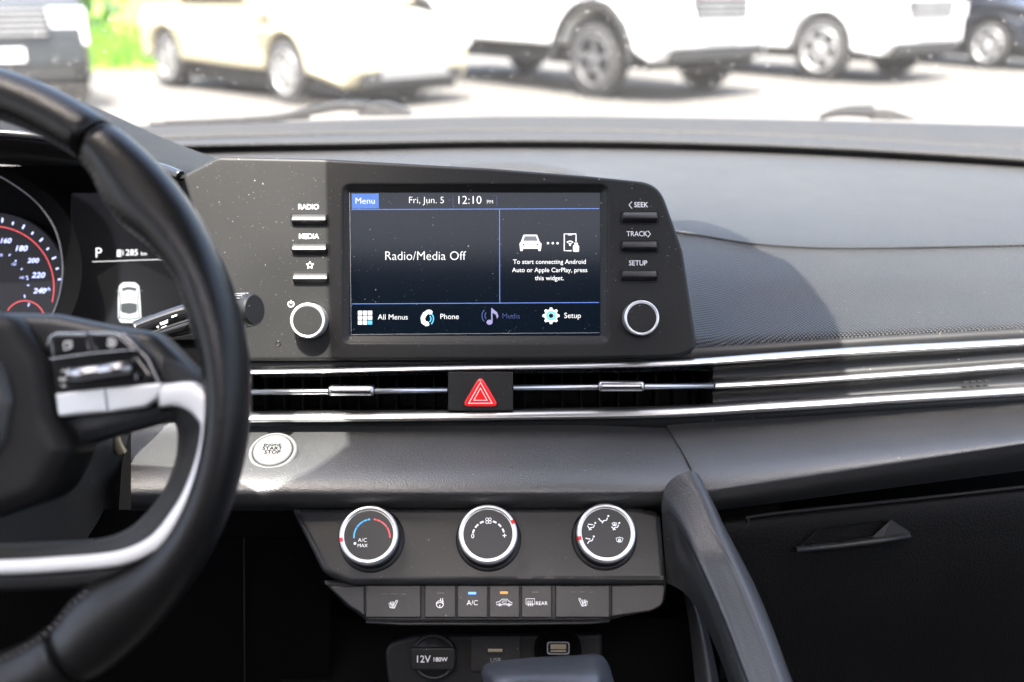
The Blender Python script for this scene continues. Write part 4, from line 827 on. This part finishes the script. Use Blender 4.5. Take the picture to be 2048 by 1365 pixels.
# curved arm on the passenger side: outer grained roll, inner smooth trim
A_ = [(1352, 962, .672), (1374, 943, .655), (1398, 952, .650), (1412, 985, .650)]
def armrow(y, xl, xr, dc, sl=0):
    w_ = xr - xl; o_ = [(0, .006), (.05, .001), (.3, -.0005), (.62, -.002), (.74, -.0035), (.88, -.001), (.97, .004), (1.0, .014)]
    return [P(xl + w_ * u, y + sl * u * (1 - u) * 4 * -1, dc + e) for u, e in o_]
def arow(xs, ys, dc): return [P(x, y, dc + e) for x, y, e in zip(xs, ys, (.006, .001, -.0005, -.0015, -.002, -.001, .003, .012))]
arm = [arow((1323, 1325, 1332, 1348, 1366, 1384, 1399, 1410), (1024, 998, 972, 955, 946, 942, 952, 973), .6505),
       arow((1342, 1347, 1360, 1380, 1396, 1411, 1422, 1429), (1037, 1020, 1002, 988, 985, 990, 998, 1010), .6475),
       arow((1366, 1371, 1386, 1408, 1422, 1437, 1448, 1454), (1068, 1061, 1053, 1046, 1045, 1049, 1055, 1063), .6425),
       armrow(1119, 1393, 1484, .634, 6), armrow(1180, 1421, 1514, .619, 3), armrow(1260, 1455, 1547, .599), armrow(1365, 1494, 1586, .572), armrow(1490, 1540, 1640, .54)]
part('side_arm', surf(arm, 6, 8), mat('arm_plastic', (.045, .047, .051), .36, grain=(.0009, .25), dust=.2), cs)
inn = [[P(1323, 1022, .6575), P(1326, 1070, .661), P(1330, 1120, .662), P(1334, 1167, .663)],
       [P(1343, 1038, .6545), P(1347, 1082, .655), P(1351, 1126, .656), P(1354, 1176, .660)],
       [P(1366, 1069, .649), P(1370, 1105, .650), P(1373, 1145, .649), P(1376, 1194, .654)],
       [P(1393, 1120, .6405), P(1396, 1150, .638), P(1399, 1185, .637), P(1402, 1232, .642)],
       [P(1421, 1181, .6255), P(1423, 1210, .623), P(1424, 1240, .622), P(1426, 1284, .627)],
       [P(1455, 1261, .605), P(1455, 1290, .602), P(1453, 1320, .602), P(1452, 1350, .607)],
       [P(1494, 1366, .578), P(1490, 1390, .576), P(1485, 1420, .577), P(1480, 1450, .583)]]
part('arm_trim', surf(inn, 6, 8), MT['climate'], cs)
part('inner_leg', surf([[P(1366, 1182, .69), P(1378, 1250, .685), P(1390, 1365, .675), P(1396, 1450, .67)], [P(1385, 1200, .672), P(1402, 1260, .668), P(1420, 1365, .66), P(1428, 1450, .65)], [P(1400, 1220, .69), P(1418, 1270, .685), P(1438, 1365, .675), P(1446, 1450, .67)]], 6, 6), MT['climate'], cs)
# gear selector
gsf = thing('gear_selector', 'dark smooth gear selector head poking up at the bottom edge', 'gear lever', P(1095, 1420, .56))
gsr = [[P(972, 1400, .60), P(966, 1365, .60), P(964, 1338, .602), P(985, 1325, .606), P(1060, 1316, .612), P(1150, 1311, .614), P(1195, 1309, .610), P(1215, 1325, .605), P(1228, 1365, .60), P(1236, 1400, .60)],
       [P(966, 1410, .575), P(968, 1368, .572), P(972, 1342, .576), P(1000, 1335, .578), P(1070, 1328, .582), P(1150, 1322, .584), P(1190, 1318, .584), P(1212, 1335, .580), P(1226, 1370, .575), P(1234, 1410, .575)],
       [P(972, 1430, .555), P(980, 1385, .552), P(990, 1362, .550), P(1020, 1354, .549), P(1080, 1350, .55), P(1150, 1350, .552), P(1185, 1352, .553), P(1200, 1360, .553), P(1212, 1390, .553), P(1225, 1430, .555)],
       [P(978, 1500, .545), P(990, 1460, .543), P(1005, 1430, .541), P(1030, 1420, .54), P(1080, 1415, .54), P(1150, 1415, .54), P(1180, 1420, .541), P(1195, 1430, .542), P(1206, 1460, .543), P(1215, 1500, .545)]]
part('lever_head', surf(gsr, 6, 8), mat('selector_plastic', (.045, .05, .058), .32, grain=(.0009, .15), dust=.2), gsf)
part('lever_shaft', sweep([P(1095, 1600, .62), P(1095, 1440, .60)], ell(.02, .015, 12)), MT['plastic'], gsf)

# ================================================================== WIPER STALK AND COLUMN
stk = thing('wiper_stalk', 'ribbed stalk with black end cap sticking out right of the steering wheel', 'lever', P(330, 640, .66))
e0 = P(500, 622, .632)
ax = (P(500, 622, .632) - P(330, 690, .66)).normalized()
part('lever', sweep([P(250, 690, .70), P(330, 665, .69), P(420, 640, .665), P(480, 624, .642)], lambda i: ell([.004, .005, .007, .009][i], [.004, .005, .007, .009][i], 16)), MT['gloss'], stk)
def cylr(a, b, ra, rb, n_=28, cap=True):
    t = (b - a).normalized(); s_ = t.orthogonal().normalized(); u_ = t.cross(s_); vs = []
    for c_, r_ in ((a, ra), (b, rb)): vs += [c_ + (s_ * math.cos(2 * math.pi * i / n_) + u_ * math.sin(2 * math.pi * i / n_)) * r_ for i in range(n_)]
    m = M().add(vs, [(i, (i + 1) % n_, n_ + (i + 1) % n_, n_ + i) for i in range(n_)]); 
    if cap: m.add(vs[n_:], [tuple(range(n_))], False)
    return m
ka, kb_ = P(474, 622, .640), P(507, 620, .634)
kn = part('end_knob', cylr(ka, kb_, .0108, .0104), MT['trimgloss'], stk)
part('end_face', cylr(kb_, kb_ + (kb_ - ka).normalized() * .0012, .0103, .0092), MT['trimgloss'], kn)
rb = M(); tt = (kb_ - ka).normalized(); s_ = tt.orthogonal().normalized(); u_ = tt.cross(s_)
for k in range(22):
    a = 2 * math.pi * k / 22; dr = (s_ * math.cos(a) + u_ * math.sin(a)); rb.join(sweep([ka + dr * .0109, ka.lerp(kb_, .75) + dr * .0106], ell(.0006, .0006, 6), up=dr))
part('knob_ribs', rb, MT['tab'], kn, kind='stuff')
col = thing('column_cover', 'dark steering column shroud seen through the wheel opening', 'column cover', P(100, 1000, .66))
part('shroud', surf([[P(-200, 640, .64), P(0, 640, .64), P(150, 650, .645), P(250, 680, .66), P(300, 730, .68)], [P(-200, 800, .62), P(0, 800, .62), P(150, 810, .628), P(225, 850, .65), P(250, 900, .68)], [P(-200, 950, .64), P(0, 950, .64), P(130, 950, .648), P(210, 960, .67), P(240, 980, .70)], [P(-200, 1100, .68), P(0, 1100, .68), P(120, 1090, .684), P(200, 1085, .70), P(235, 1080, .72)]], 6, 6), MT['grain'], col)
part('shroud_edge', sweep(cr([P(225, 858, .655), P(232, 885, .66), P(243, 905, .665)], 5), ell(.004, .003, 8)), MT['brass'], col)
sp2 = part('stalk_pod', sweep(cr([P(275, 660, .655), P(320, 643, .655), P(365, 628, .655), P(390, 622, .655)], 5), ell(.0062, .006, 12)), MT['gloss'], stk)
FM = Frame(330, 645, .6485); mi = lettering(FM, 'MIST', 0, 0, 1)
mi = lettering(FM, 'MIST', 329, 646, 6, .0003, bold=.02); c0 = FM.P(329, 646)
for v in mi.v: q = v - c0; v.x, v.y = c0.x + q.x * .94 - q.y * .34, c0.y + q.x * .34 + q.y * .94
part('lettering', mi, MT['white'], sp2)
part('icon', fills(FM, [[(313, 654), (318, 652), (317, 657)], [(343, 633), (354, 629), (354, 632), (344, 636)]]).join(strokes(FM, [[(323, 656), (333, 652)]], 1)), MT['white'], sp2)

# ================================================================== STEERING WHEEL
WTILT = 3                                       # the wheel leans back more than the dash face
def wdep(py, d): return d / (1 + math.tan(R(WTILT)) * (py - 790) / FPX)
def PT(px, py, d): return P(px, py, wdep(py, d))
def FT(px, py, d, tilt=0): return Frame(px, py, wdep(py, d), WTILT)
WD = .455; WX, WY = -179, 790; kx = WD / FPX
sw = thing('steering_wheel', 'black leather steering wheel with silver trimmed spokes and buttons, cut by the left edge', 'steering wheel', PT(WX, WY, .4619))
RIN = [(-90, 545), (-72, 543), (-63, 541), (-56, 533), (-50, 520), (-44, 526), (-38, 553), (-31, 579), (-22, 592), (-8, 596), (4, 592), (12, 586), (18, 582), (22.5, 584), (27, 576), (32, 565), (38.5, 546), (44, 551), (49, 571), (54, 579), (60, 579), (75, 578), (90, 578)]
RC = [(v.x, v.y) for v in cr([Vector(q) for q in RIN], 6)]
def rin(a):
    a = (a + 180) % 360 - 180
    if a > 90: a = 180 - a
    if a < -90: a = -180 - a
    for (a0, r0), (a1, r1_) in zip(RC, RC[1:]):
        if a <= a1: u = (a - a0) / (a1 - a0); return r0 + (r1_ - r0) * u
    return RC[-1][1]
def rimseg(a0, a1, step=1.5, grow=1.0, RO=676):
    n_ = int(abs(a1 - a0) / step); m = M(); K = 26; vs = []; uv = []
    for i in range(n_ + 1):
        a = a0 + (a1 - a0) * i / n_; ri = rin(a); mid = (RO + ri) / 2; hw = (RO - ri) / 2 * grow; e = 1.0
        if i in (0, n_): e = .95
        if i in (1, n_ - 1): e = .99
        for j in range(K):
            t = 2 * math.pi * j / K; c_, s_ = math.cos(t), math.sin(t)
            # outer half round, inner half a little flatter
            rad = mid + hw * e * math.copysign(abs(c_) ** .9, c_); zz = .0165 * e * grow * math.copysign(abs(s_) ** .9, s_) * (1 if c_ > 0 else 1 - .0 * abs(c_))
            q = PT(WX + rad * math.cos(R(a)), WY - rad * math.sin(R(a)), WD); vs.append(q + Vector((0, 0, zz))); uv.append((a * .003 + 1, t * .01))
    m.add(vs, [(i * K + j, i * K + (j + 1) % K, (i + 1) * K + (j + 1) % K, (i + 1) * K + j) for i in range(n_) for j in range(K)], True, uv)
    m.f += [list(range(K)), [n_ * K + j for j in range(K)]]; m.sm += [False, False]; return m
part('rim_section', rimseg(53.8, 126), MT['leather'], sw, 'smooth leather section at the top of the rim')
part('rim_section', rimseg(53.2, -57.5, grow=1.025), MT['leather'], sw, 'shaped leather grip on the right of the rim')
part('rim_section', rimseg(-58.2, -122), MT['leather'], sw, 'leather section at the bottom of the rim')
part('rim_section', rimseg(-122.6, -306, grow=1.025), MT['leather'], sw, 'shaped leather grip on the left of the rim')
stt = M(); thr = mat('grey_thread', (.045, .045, .048), .8)
for a in [x * 1.5 for x in range(8, 59)] + [x * -1.5 for x in range(31, 59)]:
    if 51 < a < 54: continue
    def rimpt(a_, t_):
        ri = rin(a_); mid = (676 + ri) / 2; hw = (676 - ri) / 2 * 1.02; return PT(WX + (mid - hw * math.cos(R(t_)) ** .9) * math.cos(R(a_)), WY - (mid - hw * math.cos(R(t_)) ** .9) * math.sin(R(a_)), WD) + Vector((0, 0, .0168 * math.sin(R(t_)) ** .9 + .0002))
    stt.join(sweep([rimpt(a, 30), rimpt(a + .8, 37), rimpt(a + .9, 44)], ell(.0006, .0006, 5)))
part('stitching', stt, thr, sw, kind='stuff')
# spoke body, dark
FW = FT(150, 800, .4496)
part('spoke_body', plate(FW, [rp([(-260, 700), (-60, 622, 60), (100, 626, 80), (215, 650, 60), (300, 662, 60), (352, 715, 40), (408, 770, 30), (436, 830, 20), (420, 850, 10), (345, 838, 20), (150, 892, 12), (100, 855, 10), (-260, 860)], 6)], .026, .007, -.002, 5), mat('spoke_plastic', (.018, .019, .021), .38, grain=(.0008, .1), dust=.3, spec=.35), sw)
part('hub_cover', plate(FT(0, 800, .4414), [rp([(-380, 640, 60), (-100, 608, 80), (30, 632, 60), (92, 720, 80), (106, 830, 60), (142, 900, 30), (90, 1000, 90), (-60, 1052, 120), (-300, 1052, 100), (-460, 830, 60)], 8)], .04, .009, .003, 6), mat('hub_plastic', (.008, .008, .0083), .5, grain=(.0009, .3), spec=.2), sw)
part('airbag_pad', plate(FT(0, 800, .4389), [rp([(-380, 700, 60), (-60, 668, 60), (15, 730, 50), (32, 800, 60), (14, 900, 60), (-80, 960, 80), (-300, 960, 90), (-390, 800, 60)], 8)], .02, .008, .006, 6), mat('airbag_plastic', (.03, .032, .034), .4, grain=(.0009, .2)), sw)
# silver trim: band from the buttons down and round to the bottom spoke
sil_o = cr([Vector(q) for q in [(320, 770), (385, 764), (412, 782), (427, 812), (430, 850), (418, 925), (392, 1000), (350, 1070), (305, 1106), (240, 1132), (120, 1144), (0, 1150), (-200, 1152), (-420, 1150)]], 6)
sil_i = cr([Vector(q) for q in [(318, 815), (350, 812), (378, 822), (394, 838), (402, 858), (392, 915), (366, 985), (325, 1048), (288, 1082), (228, 1104), (120, 1114), (0, 1120), (-200, 1122), (-420, 1120)]], 6)
sr = [[PT(v.x, v.y, .4504) for v in sil_o], [PT(v.x, v.y, .4463) for v in sil_o], [PT(*(sil_o[i] * .85 + sil_i[i] * .15)[:2], .4434) for i in range(len(sil_o))], [PT(*(sil_o[i] * .15 + sil_i[i] * .85)[:2], .4434) for i in range(len(sil_o))], [PT(v.x, v.y, .4454) for v in sil_i], [PT(v.x, v.y, .4504) for v in sil_i]]
part('spoke_trim', surf(sr, 1, 4), mat('spoke_silver_paint', (.66, .67, .68), .38, .25, var=.03), sw)
# perforated inner wall of the trim
in2 = cr([Vector(q) for q in [(318, 836), (335, 836), (348, 842), (354, 856), (356, 880), (350, 925), (325, 985), (285, 1035), (250, 1062), (200, 1078), (100, 1086), (0, 1090), (-200, 1092), (-420, 1090)]], 6)
part('trim_wall', surf([[PT(v.x, v.y, .4463) for v in sil_i], [PT(*(sil_i[i] * .5 + in2[i] * .5)[:2], .4521) for i in range(len(in2))], [PT(v.x, v.y, .4635) for v in in2], [PT(v.x + 2, v.y + 2, .5002) for v in in2]], 1, 5), MT['leather2'], sw)
# outer dark wall between silver trim and rim
o2 = cr([Vector(q) for q in [(330, 700), (392, 745), (420, 775), (437, 812), (444, 850), (434, 930), (410, 1005), (372, 1085), (320, 1135), (250, 1165), (120, 1178), (0, 1182), (-200, 1184), (-420, 1182)]], 6)
part('trim_border', surf([[PT(v.x, v.y, .4496) for v in sil_o], [PT(*(sil_o[i] * .5 + o2[i] * .5)[:2], .4504) for i in range(len(o2))], [PT(v.x, v.y, .4586) for v in o2], [PT(v.x, v.y, .5002) for v in o2]], 1, 5), MT['leather2'], sw)
# button pod
FBp = FT(200, 740, .4458, 0)
pod = part('button_pod', plate(FBp, [rp([(94, 674, 12), (110, 664, 10), (255, 664, 40), (300, 712, 25), (326, 768, 14), (322, 800, 34), (280, 822, 20), (112, 838, 10), (102, 770, 30)], 6)], .012, .002, 0, 4), MT['gloss'], sw)
F2 = FT(200, 740, .4446)
part('button', plate(F2, [rp([(97, 676, 14), (110, 668, 8), (176, 667, 3), (187, 706, 3), (104, 716, 4)])], .006, .0016, .001, 4), MT['gloss'], pod, 'black page-symbol button')
part('button', plate(F2, [rp([(181, 666, 3), (240, 667, 30), (277, 698, 8), (268, 703, 3), (191, 706, 3)])], .006, .0016, .001, 4), MT['gloss'], pod, 'black cruise-control button')
part('button_edge', strokes(F2, [[(99, 690), (103, 674), (116, 667), (174, 666)], [(182, 666), (232, 666), (252, 676), (276, 697)], [(104, 718), (188, 707), (278, 699)]], 1.3, .0016), MT['silver'], pod)
rk = [[PT(116, 728, .4463), PT(180, 719, .4463), PT(262, 709, .4463), PT(272, 711, .4463), PT(300, 745, .4463), PT(305, 756, .4463)], [PT(128, 735, .4496), PT(180, 728, .4504), PT(250, 718, .4504), PT(262, 720, .4496), PT(280, 745, .4496), PT(286, 752, .4487)], [PT(132, 770, .4496), PT(180, 764, .4504), PT(250, 756, .4504), PT(262, 754, .4496), PT(276, 755, .4496), PT(286, 756, .4487)], [PT(126, 784, .4463), PT(180, 777, .4463), PT(262, 768, .4463), PT(280, 764, .4463), PT(300, 762, .4463), PT(306, 760, .4463)]]
part('rocker_tray', surf(rk, 4, 4), MT['gloss'], pod)
rl = M(); part('roller', sweep(cr([PT(143, 749, .4430), PT(165, 748, .4400), PT(192, 744, .4414), PT(200, 743, .4421), PT(208, 742, .4414), PT(235, 738, .4400), PT(258, 736, .4430)], 4), ell(.0030, .003, 14)), MT['tab'], pod)
part('paddle', plate(F2, [rp([(262, 716, 4), (275, 710, 4), (304, 748, 6), (303, 756, 4), (270, 765, 3), (266, 745, 6)])], .004, .0015, .0005), MT['gloss'], pod)
part('icon', strokes(F2, [[(125, 745), (129.5, 740), (134, 745)], [(125, 770), (129.5, 775), (134, 770)], [(122, 757), (122, 761), (127, 761), (127, 757), (122, 757)], [(130, 756), (130, 762)], [(135, 756), (130.5, 759), (135, 762)]], 1.3, .0014), MT['white'], pod, 'up, down and OK marks')
part('icon', strokes(F2, [[(131, 686), (141, 684), (142, 698), (132, 700), (131, 686)], [(134, 686), (134, 684), (146, 683), (146, 695), (143, 696)]], 1.8, .0016).join(strokes(F2, [arc(226, 686, 8, 130, -180, 16), [(218, 678), (225, 685)]], 2, .0016)).join(fills(F2, [circ(226, 687, 2.6, 12)], .0016)), MT['white'], pod, 'page and cruise symbols')
F3 = FT(200, 740, .4438)
part('button', plate(F3, [rp([(111, 788, 4), (209, 777, 3), (215, 825, 3), (118, 834, 8)])], .006, .0014, .0012, 4), MT['silverpaint'], pod, 'silver button nearest the hub')
part('button', plate(F3, [rp([(211, 777, 3), (325, 766, 3), (321, 795, 30), (290, 815, 24), (218, 825, 3)])], .006, .0014, .0012, 4), MT['silverpaint'], pod, 'silver button with rounded outer corner')
part('lower_spoke', plate(FT(0, 1150, .4603), [rp([(-420, 1100), (0, 1095, 10), (220, 1085, 40), (330, 1030, 40), (360, 1080, 20), (240, 1170, 30), (190, 1172, 10), (0, 1186, 10), (-420, 1190)])], .016, .004, 0, 4), MT['hoodlining'], sw)

# ================================================================== WIPERS
def wiper(label, pts, z0, w0):
    t = thing('windshield_wiper', label, 'wiper', PZ(pts[-1][0], pts[-1][1], z0), 'windshield wipers')
    path = cr([PY(x, y, 1.56) for x, y, z in pts], 6); n_ = len(path)
    part('wiper_arm', sweep(path, lambda i: ell(.003 + w0 * (i / n_), .004 + .4 * w0 * (i / n_), 10, .7), up=(DI.to_3x3() @ Vector((0, -.3, 1))).normalized()), mat('wiper_metal', (.010, .012, .014), .75, spec=.15), t)
    return t, path
w1, p1 = wiper('long wiper arm with round pivot cap left of center beyond the dash', [(330, 247, .985), (450, 243, .985), (560, 236, .995), (620, 222, 1.0), (680, 211, 1.0), (735, 211, .997)], .99, .010)
cap_m = mat('pivot_cap', (.03, .032, .034), .8, spec=.15, dust=.4)
def cap(t, pts, z, hx, hy):
    m = M(); a = [PY(x, y, 1.55) for x, y in pts]; b = [q + DI.to_3x3() @ Vector((0, .03, .0)) for q in a]; n_ = len(a)
    m.add(a + b, [tuple(range(n_))] + [(i, (i + 1) % n_, n_ + (i + 1) % n_, n_ + i) for i in range(n_)], False)
    c_ = part('pivot_cap', m, cap_m, t); h = PY(hx, hy, 1.55) + DI.to_3x3() @ Vector((0, -.002, 0)); part('pivot_hole', cylr(h, h + Vector((0, 0, .001)), .0045, .004, 16), MT['hoodlining'], c_)
cap(w1, rp([(718, 209, 3), (770, 206, 10), (800, 215, 15), (828, 232, 3), (714, 233, 3)]), .985, 752, 218)
part('blade', sweep([PY(300, 249, 1.57), PY(470, 243, 1.57), PY(620, 236, 1.57)], ell(.003, .005, 8)), MT['hoodlining'], w1)
w2, p2 = wiper('wiper arm stub with pivot cap right of center beyond the dash', [(1640, 236, .97), (1665, 227, .985), (1700, 223, .99), (1745, 224, .99)], .98, .011)
cap(w2, rp([(1742, 223, 2), (1790, 223, 8), (1842, 241, 3), (1742, 240, 2)]), .98, 1777, 232)
